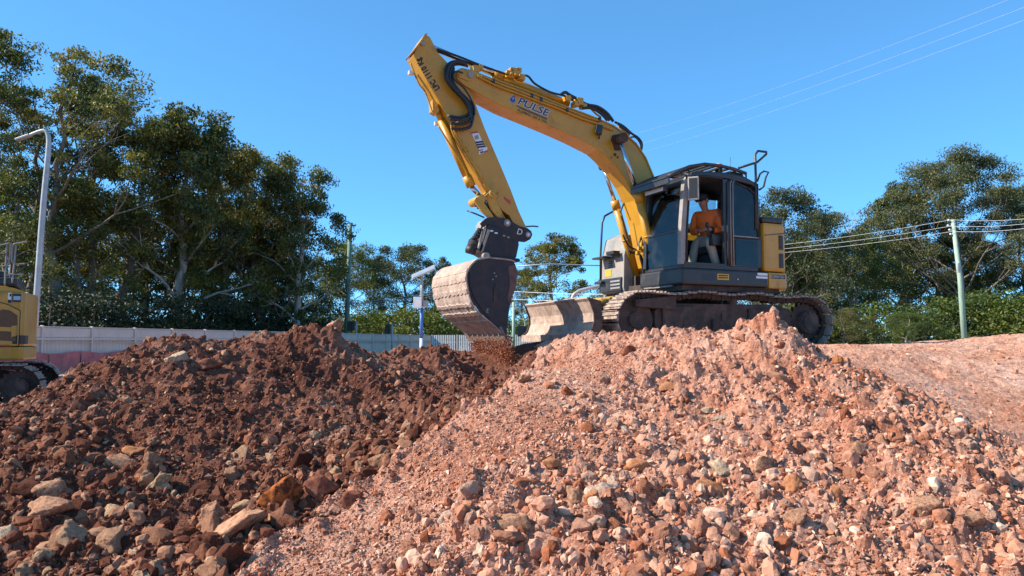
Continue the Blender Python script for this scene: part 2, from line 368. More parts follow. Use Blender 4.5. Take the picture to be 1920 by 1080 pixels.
def hull_rock(n, flat=0.75, seed=0, sub=False, lump=0.12):
    g = random.Random(seed); b = bmesh.new()
    for k in range(n):
        v = Vector((g.gauss(0, 1), g.gauss(0, 1), g.gauss(0, 1))).normalized() * g.uniform(0.8, 1.05)
        b.verts.new((v.x, v.y * 0.85, v.z * flat))
    r = bmesh.ops.convex_hull(b, input=b.verts); bmesh.ops.delete(b, geom=[v for v in b.verts if not v.link_faces], context='VERTS')
    if sub:
        for q in range(3):
            bmesh.ops.subdivide_edges(b, edges=b.edges[:], cuts=1, use_grid_fill=True)
            bmesh.ops.triangulate(b, faces=b.faces[:])
            if q == 0: bmesh.ops.smooth_vert(b, verts=b.verts[:], factor=0.15, use_axis_x=True, use_axis_y=True, use_axis_z=True)
        P = np.array([v.co[:] for v in b.verts]); nz = fbm(P[:, 0] * 2 + seed, P[:, 1] * 2, P[:, 2] * 2, o=4, s=seed, g=.6)
        n2 = 1 - np.abs(fbm(P[:, 0] * 3.3 + seed, P[:, 1] * 3.3, P[:, 2] * 3.3, o=4, s=seed + 50, g=.65)) * 2
        for v, q, r_ in zip(b.verts, nz, n2): v.co *= 1 + lump * (1.8 * q + 0.9 * min(r_, .6))
    else: bmesh.ops.triangulate(b, faces=b.faces[:])
    V = np.array([v.co[:] for v in b.verts]); b.verts.index_update(); Fc = np.array([[v.index for v in f.verts] for f in b.faces]); b.free()
    return V, Fc
BOULD = [hull_rock(13, 0.72, 100 + k, True, 0.21) for k in range(10)]
MIDR = [hull_rock(15, 0.7, 200 + k) for k in range(16)]
def clod(seed, sub, flat=.8, a=.32):
    b = bmesh.new(); bmesh.ops.create_icosphere(b, subdivisions=sub, radius=1); P = np.array([v.co[:] for v in b.verts])
    n1 = fbm(P[:, 0] * 1.2 + seed * 3.1, P[:, 1] * 1.2, P[:, 2] * 1.2, o=2, s=seed); n2 = fbm(P[:, 0] * 3 + seed, P[:, 1] * 3, P[:, 2] * 3, o=3, s=seed + 9, g=.7)
    k = 1 + a * 1.5 * n1 + a * n2; V = P * k[:, None] * np.array([1.05, .88, flat]); b.verts.index_update(); Fc = np.array([[v.index for v in f.verts] for f in b.faces]); b.free(); return V, Fc
CLOD1 = [clod(400 + k, 2) for k in range(8)] + [hull_rock(14, .7, 430 + k) for k in range(6)]
CLOD2 = [clod(500 + k, 3) for k in range(10)] + [hull_rock(15, .68, 530 + k) for k in range(6)]
SMALL = [hull_rock(8, 0.75, 300 + k) for k in range(24)]
def rotm(n):
    q = rng.normal(size=(n, 4)); q /= np.linalg.norm(q, axis=1)[:, None]; a, b, c, d = q.T
    return np.stack([np.stack([1 - 2 * (c * c + d * d), 2 * (b * c - d * a), 2 * (b * d + c * a)], -1),
                     np.stack([2 * (b * c + d * a), 1 - 2 * (b * b + d * d), 2 * (c * d - b * a)], -1),
                     np.stack([2 * (b * d - c * a), 2 * (c * d + b * a), 1 - 2 * (b * b + c * c)], -1)], 1)
def stuff_mesh(name, pos, size, variants, m, smooth=False):
    """thousands of stones as one mesh"""
    Vs = []; Fs = []; off = 0; which = rng.integers(0, len(variants), len(pos)); Rm = rotm(len(pos))
    for k, (V, Fc) in enumerate(variants):
        s = np.where(which == k)[0]
        if not len(s): continue
        W = np.einsum('nij,vj->nvi', Rm[s], V) * size[s][:, None, None] * rng.uniform(.75, 1.2, (len(s), 1, 3)) + pos[s][:, None, :]
        Vs.append(W.reshape(-1, 3)); Fs.append((Fc[None] + (np.arange(len(s)) * len(V))[:, None, None] + off).reshape(-1, 3)); off += len(s) * len(V)
    return npmesh(name, np.concatenate(Vs), np.concatenate(Fs), m, smooth)
def sample(n, y0, y1, want, dens=None):
    """random points of one zone, denser near the camera and only where the lens could see them"""
    out = []
    while sum(map(len, out)) < n:
        Y = y0 * (y1 / y0) ** rng.random(n * 2); X = rng.uniform(-0.82, 0.82, n * 2) * Y
        e, f = zones(X, Y); k = want(e, f, X, Y)
        out.append(np.c_[X[k], Y[k]])
    return np.concatenate(out)[:n]
brown = lambda e, f, X, Y: (e < np.where(rng.random(X.shape) < .14, .45, .03)) & (Y < 10.2)
brownrough = lambda e, f, X, Y: (e < 0.05) & (Y < 9) & ((fbm(X * 1.0, Y * 1.0, s=63, o=3) > rng.uniform(-.4, .15, X.shape)) | (Y < 5)) & ((Y < 6.6) | (rng.random(X.shape) < .25))
pink = lambda e, f, X, Y: (e > np.where(rng.random(X.shape) < .14, -.5, -.03)) & (f < 0.1) & ((e > rng.uniform(.35, 1.2, X.shape) + .4 * vnoise(X * 1.5, Y * 1.5, s=8)) | (Y > 8) | (rng.random(X.shape) < .25))
scree = lambda e, f, X, Y: (e > 0.0) & (e < 1.3) & (f < 0.1) & (Y < 8.6)
patchy = lambda X, Y: fbm(X * 1.1, Y * 1.1, s=61, o=3) > rng.uniform(-.35, .15, X.shape)
pinkrough = lambda e, f, X, Y: patchy(X, Y) & (e > rng.uniform(.7, 1.1, X.shape) + 0.5 * vnoise(X * 1.5, Y * 1.5, s=8)) & (f < 0.12) & (Y < 9.2)
def stones(name, n, y0, y1, want, smin, smax, variants, m, parent, sink=0.45, pw=2.2):
    P = sample(n, y0, y1, want); s = smin * (smax / smin) ** (rng.random(n) ** pw); s = s * np.clip(1.55 - P[:, 1] / 11, 0.75, 1.2)
    pos = np.c_[P, height(P[:, 0], P[:, 1]) + s * (0.5 - sink)]
    o = link(name, stuff_mesh(name, pos, s, variants, m, False), parent); o['kind'] = 'stuff'; return o
stones('small_stones', 32000, 3.9, 10.3, brown, 0.010, 0.042, SMALL, M_FB, HEAP_B)
stones('small_stones', 36000, 3.7, 9.5, pink, 0.008, 0.034, SMALL, M_FP, HEAP_P)
stones('fine_gravel', 22000, 3.8, 8.6, scree, 0.006, 0.017, SMALL, M_FP, HEAP_P)
g_ = stones('loose_stones', 7000, 6.5, 13, lambda e, f, X, Y: (f > 0.12) & (e > 0) & (fbm(X * 1.2, Y * 2.5, s=71, o=3) > rng.uniform(-.5, .4, X.shape)), 0.007, 0.030, SMALL, M_FP, grade, pw=3)
stones('clods', 420, 6.5, 12.5, lambda e, f, X, Y: (f > 0.15) & (e > 0.3), 0.018, 0.06, CLOD1, M_FP, grade, 0.5, 2.5)
# middle stones that show too small to pick apart one by one
stones('stones', 1500, 4.0, 10, brownrough, 0.034, 0.070, CLOD1, M_FB, HEAP_B)
stones('stones', 1100, 3.8, 9.2, pinkrough, 0.028, 0.058, CLOD1, M_FP, HEAP_P)
ME_B = [npmesh('rock', V, Fc, M_RB) for V, Fc in CLOD2] + [npmesh('rock', V, Fc, M_RB, True) for V, Fc in BOULD]
ME_P = [npmesh('rock', V, Fc, M_RP) for V, Fc in CLOD2] + [npmesh('rock', V, Fc, M_RP, True) for V, Fc in BOULD]
def rocks(n, y0, y1, want, smin, smax, meshes, parent, pw=1.6):
    P = sample(n, y0, y1, want)
    for i in range(n):
        s = smin * (smax / smin) ** (random.random() ** pw)
        x, y = P[i]; me = meshes[random.randrange(16)] if s < 0.075 else meshes[16 + random.randrange(10)]
        o = link('rock', me, parent); o.location = (x, y, float(height(x, y)) + s * 0.02)
        o.scale = (s * random.uniform(.8, 1.25), s * random.uniform(.75, 1.1), s * random.uniform(.75, 1.05))
        o.rotation_euler = (random.uniform(0, 6.3), random.uniform(0, 6.3), random.uniform(0, 6.3))
rocks(210, 4.0, 6.2, brownrough, 0.055, 0.16, ME_B, HEAP_B)
rocks(75, 6.0, 8.8, brown, 0.045, 0.09, ME_B, HEAP_B)
rocks(250, 3.8, 7.6, pinkrough, 0.035, 0.105, ME_P, HEAP_P, 2.4)
# boulders one can point at in the photograph
def rk(name, c, c2, sc=3.0, lo=.42, hi=.6):
    return mat(name, c, 0.92, c2=c2, sc=sc, lo=lo, hi=hi, bmp=0.9, bsc=24, spec=0.05)
K_OR = rk('orange_rock', (0.40, 0.12, 0.035), (0.10, 0.035, 0.02)); K_CR = rk('cream_rock', (0.54, 0.36, 0.21), (0.32, 0.17, 0.09), sc=6)
K_PK = rk('pinkish_rock', (0.50, 0.275, 0.165), (0.28, 0.13, 0.075), sc=6); K_WH = rk('white_rock', (0.60, 0.46, 0.31), (0.36, 0.22, 0.13), sc=8)
K_RD = rk('red_rock', (0.32, 0.12, 0.07), (0.16, 0.06, 0.04)); K_GY = rk('grey_rock', (0.46, 0.37, 0.26), (0.28, 0.19, 0.12)); K_OP = rk('rust_rock', (0.56, 0.25, 0.12), (0.44, 0.165, 0.07), sc=5)
BO = [ # px, py, half width px, half height px, tilt deg, material, label
 (520,968,42,34,20,K_OR,'rusty orange cracked boulder at the foot of the brown heap beside the pale ridge'),
 (596,948,32,28,0,K_RD,'dark red boulder right behind the rusty orange boulder'),
 (400,1032,98,26,30,K_PK,'longest pale slab of clay sloping across the foot of the brown heap'),
 (298,908,32,20,50,K_CR,'cream wedge-shaped rock tilted up in the middle of the brown heap'),
 (85,922,36,26,10,K_PK,'pale crumbly boulder near the left edge of the brown heap'),
 (90,988,42,20,-5,K_PK,'flat pinkish slab low at the left of the brown heap'),
 (75,1058,24,18,60,K_CR,'upright cream shard at the bottom left corner'),
 (15,1010,18,24,30,K_WH,'white angular rock cut by the left edge of the picture'),
 (215,868,34,24,0,K_PK,'light speckled clay lump above the cream wedge on the brown heap'),
 (245,842,26,12,12,K_OP,'flat orange stone lying above the light speckled clay lump'),
 (328,682,22,18,0,K_WH,'whitish grey chalky lump just below the top of the brown heap'),
 (385,690,28,14,8,K_RD,'smooth dark red stone beside the whitish lump near the top of the brown heap'),
 (230,1060,40,18,12,K_PK,'pale ragged slab at the bottom edge left of the longest slab'),
 (400,965,24,34,10,K_PK,'tall knobbly pinkish rock behind the longest slab'),
 (452,935,22,14,15,K_CR,'cream flat rock in the hollow above the rusty orange boulder'),
 (208,965,20,16,0,K_CR,'rounded cream rock between the flat slab and the cream wedge'),
 (628,617,17,20,-20,K_PK,'jagged pale boulder standing on the crest of the brown heap'),
 (660,945,26,18,0,K_RD,'reddish brown rock against the lower side of the pale ridge'),
 (1333,935,34,32,10,K_OP,'orange cracked boulder with a shaded left side on the pink heap'),
 (1358,887,24,20,0,K_WH,'round whitish lump above the orange cracked boulder'),
 (1352,770,16,10,0,K_GY,'pale grey stone in a pair high on the pink heap'),
 (1328,758,15,8,0,K_WH,'white flat stone left of the pale grey stone high on the pink heap'),
 (1745,985,30,26,0,K_PK,'round pinkish boulder with a dark shadow low on the right of the pink heap'),
 (1826,1000,34,26,5,K_PK,'broad pinkish boulder right of the round one'),
 (1568,935,14,22,10,K_OP,'upright orange stone alone on the pink heap'),
 (1490,928,18,20,-20,K_OP,'orange wedge stone casting a long shadow on the pink heap'),
 (1180,660,18,15,0,K_RD,'reddish boulder under the front of the near track'),
 (1140,662,14,10,10,K_PK,'pale boulder on the crest left of the reddish one'),
 (955,1030,42,28,25,K_PK,'large tan boulder at the bottom of the pale ridge'),
 (1085,975,24,22,-30,K_PK,'tilted pale block right of the large tan boulder'),
 (1110,992,16,16,0,K_OP,'rust coloured stone next to the tilted pale block'),
 (1035,895,22,12,-4,K_OP,'flat brown brick-like stone in the hollow right of the scree'),
 (905,1000,1,1,0,None,''),
 (985,712,14,12,0,K_PK,'small pink boulder at the top end of the pale ridge'),
 (1195,870,26,22,0,K_OP,'tan lump in the middle of the pink heap'),
 (1500,1000,26,16,20,K_PK,'pinkish slab low in the middle of the pink heap'),
 (1430,890,26,20,10,K_PK,'pale lump between the whitish lump and the orange wedge stone'),
 (1620,850,24,14,0,K_PK,'flat pale stone high on the right flank of the pink heap')]
for i, (px, py, hw, hh, tl, m, lab) in enumerate(BO):
    if m is None: continue
    x, y = onground(px, py + hh * 0.5, 3.6, 11) if (px, py) != (628, 617) else (at(628, 617, 9.0).x, 9.0)
    k = y / F; o = link('boulder', npmesh('boulder', *BOULD[i % 10], m, True)); z = (EYE + ray(px, py) * y).z
    o.location = (x, y + hw * k * 0.3, max(z, float(height(x, y))) if py < 640 else float(height(x, y + hw * k * .2)) + hh * k * 0.40)
    o.scale = (hw * k * 1.05, (hw + hh) * 0.5 * k, hh * k * 1.35); o.rotation_euler = (random.uniform(-.3, .3), R(-tl), random.uniform(-.3, .3))
    tag(o, lab, 'boulder')
# ------------------------------------------------------------------ trees
def leaf_mat(name, stops, trans=0.25):
    m, nt, p = newmat(name); p.inputs['Roughness'].default_value = 0.55; p.inputs['Specular IOR Level'].default_value = 0.35
    g = _n(nt, 'ShaderNodeNewGeometry').outputs['Random Per Island']; a = noise(nt, 0.55, 3, 0.6)
    ad = _n(nt, 'ShaderNodeMath', operation='MULTIPLY_ADD'); nt.links.new(g, ad.inputs[0]); ad.inputs[1].default_value = 0.42
    sb = _n(nt, 'ShaderNodeMath', operation='MULTIPLY_ADD'); nt.links.new(a.outputs[0], sb.inputs[0]); sb.inputs[1].default_value = 1.5; sb.inputs[2].default_value = -0.46
    nt.links.new(sb.outputs[0], ad.inputs[2]); c = ramp(nt, stops, ad.outputs[0]).outputs[0]
    oi = _n(nt, 'ShaderNodeObjectInfo').outputs['Random']; t = ramp(nt, [(0, (0.70, 0.78, 0.85)), (0.5, (1.0, 1.0, 0.9)), (1, (1.4, 1.16, 0.8))], oi).outputs[0]
    c = mix(nt, 1.0, c, t, 'MULTIPLY'); nt.links.new(c, p.inputs['Base Color'])
    tr = _n(nt, 'ShaderNodeBsdfTranslucent'); nt.links.new(mix(nt, 1.0, c, (1.5, 1.6, 0.7), 'MULTIPLY'), tr.inputs[0])
    ms = _n(nt, 'ShaderNodeMixShader'); ms.inputs[0].default_value = trans
    nt.links.new(p.outputs[0], ms.inputs[1]); nt.links.new(tr.outputs[0], ms.inputs[2]); nt.links.new(ms.outputs[0], nt.nodes['Material Output'].inputs[0])
    return m
L_DARK = leaf_mat('gum_leaves', [(0.0, (0.022, 0.032, 0.012)), (0.35, (0.055, 0.070, 0.022)), (0.55, (0.105, 0.120, 0.030)), (0.75, (0.20, 0.175, 0.035)), (1.0, (0.28, 0.17, 0.065))])
L_GREY = leaf_mat('grey_leaves', [(0.0, (0.028, 0.040, 0.020)), (0.4, (0.068, 0.082, 0.036)), (0.75, (0.125, 0.128, 0.055)), (1.0, (0.20, 0.16, 0.09))])
L_BRIGHT = leaf_mat('shrub_leaves', [(0.0, (0.032, 0.055, 0.012)), (0.4, (0.075, 0.105, 0.020)), (0.75, (0.140, 0.160, 0.030)), (1.0, (0.20, 0.17, 0.045))])
L_SHADE = leaf_mat('shade_darkened_leaves', [(0.0, (0.010, 0.016, 0.007)), (0.4, (0.022, 0.032, 0.012)), (0.75, (0.045, 0.055, 0.018)), (1.0, (0.09, 0.08, 0.025))], .1)  # low leaves coloured darker to stand for the shade under the trees
BARK = mat('bark', (0.20, 0.16, 0.12), 0.9, c2=(0.10, 0.075, 0.055), sc=3, stretch=(4, 4, .6), bmp=0.5, bsc=12)
BARK_PALE = mat('pale_bark', (0.42, 0.37, 0.31), 0.85, c2=(0.22, 0.18, 0.15), sc=2, stretch=(3, 3, .5), bmp=0.4, bsc=10)

def grow(seed, H, base, R0, tips_depth=4, lean=0.05, flat=0.5, limbs=7, upright=0.6):
    """trunk and limbs as one mesh, and the twig ends where leaf clumps sit"""
    g = random.Random(seed); mb = MB(); tips = []
    def limb(p, d, L, r, depth):
        pts = [p]; rs = [r]; q = Vector(p); dd = Vector(d)
        n = 4
        for k in range(n):
            dd = (dd + Vector((g.gauss(0, .16), g.gauss(0, .16), g.gauss(.06, .10)))).normalized(); q = q + dd * L / n
            pts.append(q.copy()); rs.append(r * (1 - 0.5 * (k + 1) / n))
        mb.tube(pts, rs, 5 if depth < 2 else 4, False)
        if depth >= tips_depth: tips.append((q.copy(), dd.copy())); return
        m = g.choice((2, 3, 3)) if depth else 3
        for k in range(m):
            a = g.uniform(0, 2 * PI); sp = g.uniform(0.35, 0.85)
            side = dd.orthogonal().normalized(); side.rotate(Matrix.Rotation(a, 3, dd))
            nd = (dd + side * sp + Vector((0, 0, 0.10 * upright))).normalized(); nd.z *= flat + 0.45; nd.normalize()
            limb(q, nd, L * g.uniform(.58, .80), rs[-1] * g.uniform(.7, .9), depth + 1)
        if depth >= 1 and g.random() < .6: tips.append((pts[2].copy(), dd.copy()))
    x = y = 0; pts = [Vector((0, 0, -0.3))]; n = 9; dx, dy = g.gauss(0, lean), g.gauss(0, lean)
    for k in range(1, n + 1):
        x += dx * H / n + g.gauss(0, .012) * H; y += dy * H / n + g.gauss(0, .012) * H
        pts.append(Vector((x, y, H * 0.86 * k / n)))
    r0 = H * 0.020; mb.tube(pts, [r0 * (1.25 - 1.0 * k / n) for k in range(n + 1)], 7, False)
    for i in range(limbs):
        t = base + (1 - base) * (i + g.random()) / limbs; f = min(t * n / 1.0, n - 0.01); k = int(f); p = pts[k].lerp(pts[k + 1], f - k)
        a = i * 2.4 + g.uniform(-.5, .5); out = R0 * H * (1.0 - 0.55 * ((t - base) / (1 - base)) ** 1.5) * 0.46
        limb(p, Vector((math.cos(a), math.sin(a), g.uniform(.15, .75) * upright + 0.5 * t)).normalized(), out, r0 * 0.5 * (1.15 - t), 2 if i < 2 else 1)
    limb(pts[-1], Vector((0, 0, 1)), H * 0.10, r0 * .3, 2)
    return mb, tips
def leaves(seed, tips, per, cr, fl, ls, asp, extra=0.0):
    """leaf-sized faces hung in uneven flattened clumps around the twig ends"""
    g = np.random.default_rng(seed); C = np.array([t[0][:] for t in tips]); n = len(C)
    cnt = np.maximum(4, (per * g.gamma(3, 1 / 3, n)).astype(int)); K = np.repeat(np.arange(n), cnt); N = len(K)
    rad = cr * g.uniform(.6, 1.35, n)
    d = g.normal(size=(N, 3)); d /= np.linalg.norm(d, axis=1)[:, None]; d *= (g.random(N) ** 0.45)[:, None]
    P = C[K] + d * rad[K][:, None] * np.array([1, 1, fl]) + np.array([0, 0, .1 * cr])
    P[:, 2] += g.normal(size=N) * 0.05 * cr
    P += g.normal(size=(N, 3)) * extra
    u = g.normal(size=(N, 3)); u[:, 2] -= 0.7; u /= np.linalg.norm(u, axis=1)[:, None]
    w_ = np.cross(u, g.normal(size=(N, 3))); w_ /= np.linalg.norm(w_, axis=1)[:, None]
    s = ls * g.uniform(.6, 1.4, N)[:, None]
    V = np.stack([P - u * s * .5, P + w_ * s * asp * .5, P + u * s * .5, P - w_ * s * asp * .5], 1).reshape(-1, 3)
    return V, np.arange(N * 4).reshape(-1, 4)
def proto(name, seed, H, base, R0, per, cr, fl, ls, lm, bark=None, depth=3, limbs=7, asp=.45, **kw):
    mb, tips = grow(seed, H, base, R0, depth, limbs=limbs, **kw)
    V, Fc = leaves(seed, tips, per, cr, fl, ls, asp)
    return (mb.mesh('trunk', bark or BARK), npmesh('crown', V, Fc, lm), H * 1.0, max(V[:, 2]), len(Fc))
PT = {  # name: seed, height, crown base, spread, leaves per clump, clump size, flatness, leaf length
 'open':  proto('open', 11, 18, .42, .62, 190, .92, .55, .20, L_DARK, BARK, 3, 13, flat=.5),
 'dense1': proto('dense1', 21, 16, .16, .40, 135, .86, .8, .22, L_DARK, BARK, 3, 19, flat=.7),
 'dense2': proto('dense2', 35, 16, .14, .44, 130, .88, .8, .22, L_DARK, BARK, 3, 19, flat=.7),
 'dense3': proto('dense3', 43, 15, .20, .40, 130, .82, .75, .22, L_DARK, BARK_PALE, 3, 17, flat=.7),
 'grey1': proto('grey1', 51, 13, .16, .60, 160, 1.0, .65, .20, L_GREY, BARK, 3, 16, flat=.6),
 'wide':  proto('wide', 67, 18, .16, .74, 250, 1.4, .5, .22, L_GREY, BARK, 3, 27, flat=.45, upright=.8),
 'green': proto('green', 71, 13, .12, .56, 160, 1.1, .75, .20, L_BRIGHT, BARK_PALE, 3, 17, flat=.6),
}
def bush(seed, lm):
    g = random.Random(seed); tips = []; mb = MB()
    lob = [g.uniform(.5, 1.25) for _ in range(7)]
    for k in range(52):
        a = g.uniform(0, 6.283); r = math.sqrt(g.random()) * 1.5; z = g.uniform(.2, 2.1) * lob[int(a * 7 / 6.3)] * (1 - .25 * (r / 1.5) ** 2)
        tips.append((Vector((r * math.cos(a), r * math.sin(a), z)), None))
        if k % 3 == 0: mb.tube([(0.1 * math.cos(a), .1 * math.sin(a), -.2), (r * .5 * math.cos(a), r * .5 * math.sin(a), z * .6), (r * math.cos(a), r * math.sin(a), z)], [.04, .025, .01], 4, False)
    V, Fc = leaves(seed, tips, 210, .55, .75, .10, .5)
    return (mb.mesh('stem', BARK), npmesh('foliage', V, Fc, lm), 2.4, 2.5, len(Fc))
PT['bush'] = bush(5, L_BRIGHT); PT['bush2'] = bush(6, L_BRIGHT); PT['dbush'] = bush(8, L_SHADE)
print('leaf faces', {k: v[4] for k, v in PT.items()})
def tree(kind, px, top, Y, label, rot=0, wid=1.0, group=None, cat='tree', name='gum_tree'):
    tr, cr, H, zt, n = PT[kind]; base = 0.3; h = EYE.z + (641 - top) / F * Y - base; s = h / zt
    e = empty(name, ((px - 960) / F * Y, Y, base), R(rot)); e.scale = (s * wid, s * wid, s)
    link('stem' if 'bush' in kind else 'trunk', tr, e); link('foliage' if 'bush' in kind else 'crown', cr, e)
    return tag(e, label, cat, group)
ORD = ['first', 'second', 'third', 'fourth', 'fifth', 'sixth', 'seventh', 'eighth', 'ninth', 'tenth', 'eleventh', 'twelfth', 'thirteenth', 'fourteenth']
GL = 'tall trees behind the left fence'; GR = 'trees behind the machine on the right'; GM = 'trees beyond the fence in the middle'
tree('open', 112, 52, 42, 'tallest open-crowned gum tree with bare forks against the sky at far left', 20, 1.0, GL)
tree('open', 48, 118, 45, 'second open-crowned gum tree, lower, just left of the tallest one', 200, 1.0, GL)
tree('open', 178, 150, 46, 'open gum tree between the tallest tree and the dense dark one right of it', 95, .9, GL)
tree('dense1', 20, 275, 40, 'dark dense gum tree cut by the left edge of the picture', 70, 1.1, GL)
tree('dense2', 215, 205, 47, 'dense dark gum tree right of the tallest open-crowned one', 130, 1.0, GL)
tree('dense3', 325, 186, 48, 'tree with a yellow-green top standing highest in the middle of the left group', 10, 1.0, GL)
tree('dense1', 425, 236, 52, 'dark gum tree just right of the yellow-green topped tree', 200, .95, GL)
tree('dense2', 492, 258, 54, 'brownish topped gum tree second from the right end of the left group', 300, 1.0, GL)
tree('dense3', 560, 285, 54, 'gum tree with leaf tufts at the right end of the left group', 250, .9, GL)
for i, (px, top, Y, k, r, w_) in enumerate(sorted([(80, 330, 50, 'dense2', 0, 1.2), (160, 330, 44, 'dense1', 160, 1.1), (270, 330, 52, 'dense3', 90, 1.2), (380, 340, 56, 'dense2', 220, 1.1), (460, 360, 56, 'dense1', 40, 1.1), (535, 390, 58, 'dense2', 340, 1.0), (10, 380, 58, 'dense3', 180, 1.2), (330, 420, 50, 'dense1', 310, 1.2), (230, 400, 60, 'dense1', 250, 1.4), (420, 430, 62, 'dense3', 100, 1.4), (130, 450, 58, 'dense3', 20, 1.4), (510, 460, 62, 'dense2', 20, 1.2)])):
    tree(k, px, top, Y, ORD[i] + ' of the twelve dark inner trees crowded among the tall trees at left', r, w_, 'inner rows of the left trees')
for i, px in enumerate(range(90, 600, 42)):
    Y = 1 / (1 / 31 - (px - 65) * 3.0e-5) + 3
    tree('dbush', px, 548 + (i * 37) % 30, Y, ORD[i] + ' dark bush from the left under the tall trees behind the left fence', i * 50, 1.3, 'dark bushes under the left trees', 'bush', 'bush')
tree('green', 640, 446, 82, 'yellow-green gum tree behind the green pole', 0, 1.0, GM)
tree('grey1', 705, 482, 88, 'low grey-green tree right of the green pole', 60, 1.1, GM)
tree('grey1', 768, 455, 84, 'greyish airy gum tree above the solar panel pole', 170, 1.15, GM)
tree('dense3', 822, 478, 90, 'small dark tree half hidden by the left side of the bucket', 80, .8, GM)
tree('grey1', 585, 480, 86, 'grey tree peeping out right of the tall left group', 230, .9, GM)
tree('dense3', 1030, 434, 80, 'round-topped gum tree between the bucket and the dozer blade', 15, 1.25, GM)
tree('grey1', 985, 500, 86, 'grey-green tree directly right of the bucket', 100, .8, GM)
tree('green', 1145, 515, 96, 'bright small tree seen below the grey tank under the boom', 100, .8, GM)
for i, px in enumerate((690, 745, 800, 850, 600, 990, 1050, 1110, 1160)):
    tree(('bush', 'bush2')[i % 2], px, (575, 565, 570, 580, 585, 570, 580, 560, 570)[i], 76, ('round green bush right of the green pole', 'green bush left of the solar pole', 'green bush just right of the solar pole', 'green bush partly behind the left of the bucket', 'green bush left of the green pole', 'green bush just right of the bucket', 'green bush behind the left half of the dozer blade', 'green bush behind the right half of the dozer blade', 'green bush below the grey tool box of the machine')[i], i * 60, 1.5, 'bushes behind the middle fence', 'bush', 'bush')
tree('grey1', 1478, 345, 78, 'airy grey-green gum tree right behind the tail of the machine', 30, .95, GR)
tree('green', 1435, 380, 84, 'green tree mostly hidden behind the yellow tail of the machine', 200, .9, GR)
tree('grey1', 1555, 395, 80, 'lower grey-green tree between the machine tail and the biggest spreading tree', 120, .9, GR)
tree('green', 1600, 430, 86, 'olive tree in front of the bare dead branches', 260, 1.0, GR)
tree('wide', 1800, 266, 84, 'biggest spreading gum tree with layered foliage behind the leaning pole', 40, .93, GR)
tree('wide', 1935, 335, 90, 'spreading gum tree cut by the right edge of the picture', 140, .8, GR)
tree('dense3', 1690, 335, 92, 'dark gum tree at the left shoulder of the biggest spreading tree', 310, .95, GR)
tree('dense3', 1760, 420, 96, 'dark tree filling the shade under the biggest spreading tree', 10, 1.3, GR)
tree('dense1', 1870, 430, 96, 'dark tree filling the shade beside the right edge', 80, 1.2, GR)
for i, (px, top) in enumerate(sorted([(1480, 450), (1530, 455), (1630, 440), (1565, 490), (1700, 450), (1850, 470), (1500, 500)])):
    tree('grey1' if i % 2 else 'green', px, top, 92 + i, ORD[i] + ' of seven low second-row trees behind the right-hand trees', i * 70, 1.2, 'second row of the right trees')
for i, (px, top) in enumerate(sorted([(1588, 588), (1642, 560), (1698, 596), (1738, 540), (1800, 578), (1852, 532), (1908, 572), (1545, 566), (1965, 530), (1495, 580), (1430, 575)])):
    tree(('bush', 'green', 'bush2', 'grey1')[i % 4], px, top - (12 if i % 2 else 0), 62 + (i * 5) % 12, ORD[i] + ' of the bright green bushes along the foot of the right-hand trees', i * 47, (1.3, 1.7)[i % 2], 'bright bushes below the right trees', 'bush', 'bush')
g0 = random.Random(3); mb = MB()
def dead(p, d, L, r, k):
    q = p + d * L; mb.tube([p, (p + q) / 2 + Vector((g0.gauss(0, .1), 0, g0.gauss(0, .1))), q], [r, r * .8, r * .5], 5, False)
    if k:
        for j in range(3): dead(q, (d + Vector((g0.gauss(0, .5), g0.gauss(0, .4), g0.gauss(.1, .2)))).normalized(), L * .6, r * .5, k - 1)
bx = (1597 - 960) / F * 84
dead(Vector((bx, 84, 0.2)), Vector((0, 0, 1)), 10.5, .22, 0); dead(Vector((bx, 84, 10.7)), Vector((0, 0, 1)), 2.8, .11, 3)
tag(mb.build('dead_tree', BARK_PALE), 'leafless dead tree whose bare branches stick up left of the biggest spreading tree', 'tree')
# the floor under the trees, its shade put into the leaf colour
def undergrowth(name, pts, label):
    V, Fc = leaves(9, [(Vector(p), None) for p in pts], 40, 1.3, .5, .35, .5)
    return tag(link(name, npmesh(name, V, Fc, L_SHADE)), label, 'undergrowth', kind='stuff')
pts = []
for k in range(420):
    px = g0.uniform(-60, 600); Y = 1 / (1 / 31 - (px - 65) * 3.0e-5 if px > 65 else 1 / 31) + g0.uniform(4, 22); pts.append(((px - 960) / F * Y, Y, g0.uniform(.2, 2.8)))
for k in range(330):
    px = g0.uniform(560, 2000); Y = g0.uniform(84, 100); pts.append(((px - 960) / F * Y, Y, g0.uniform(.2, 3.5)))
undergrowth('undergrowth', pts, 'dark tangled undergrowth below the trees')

# ------------------------------------------------------------------ fences
M_FGREY = mat('grey_sheet', (0.66, 0.53, 0.44), 0.6, c2=(0.56, 0.45, 0.375), sc=1.5, bmp=0.05)
M_FWHITE = mat('white_slat', (0.80, 0.80, 0.80), 0.5, c2=(0.7, 0.7, 0.7), sc=2)
M_PINKB = mat('pink_mesh', (0.62, 0.17, 0.15), 0.8, c2=(0.42, 0.11, 0.11), sc=3)
def fence_pts(px): 
    Y = 1 / (1 / 28.6 - (px - 65) * 2.72e-5); return Vector(((px - 960) / F * Y, Y, 0))
A = fence_pts(-160); B = fence_pts(808); L = (B - A).length; n = round(L / 2.4); dv = (B - A) / n; ang = math.atan2(dv.y, dv.x); W = dv.length
fe = empty('sheet_fence', (A.x, A.y, .38), ang); tag(fe, 'long grey corrugated sheet fence running away behind the brown heap', 'fence')
pm = MB(); xs = []; k = 0.0
while k < W - 0.04: xs += [(k, 0), (k + .035, .03), (k + .11, .03), (k + .145, 0)]; k += 0.18
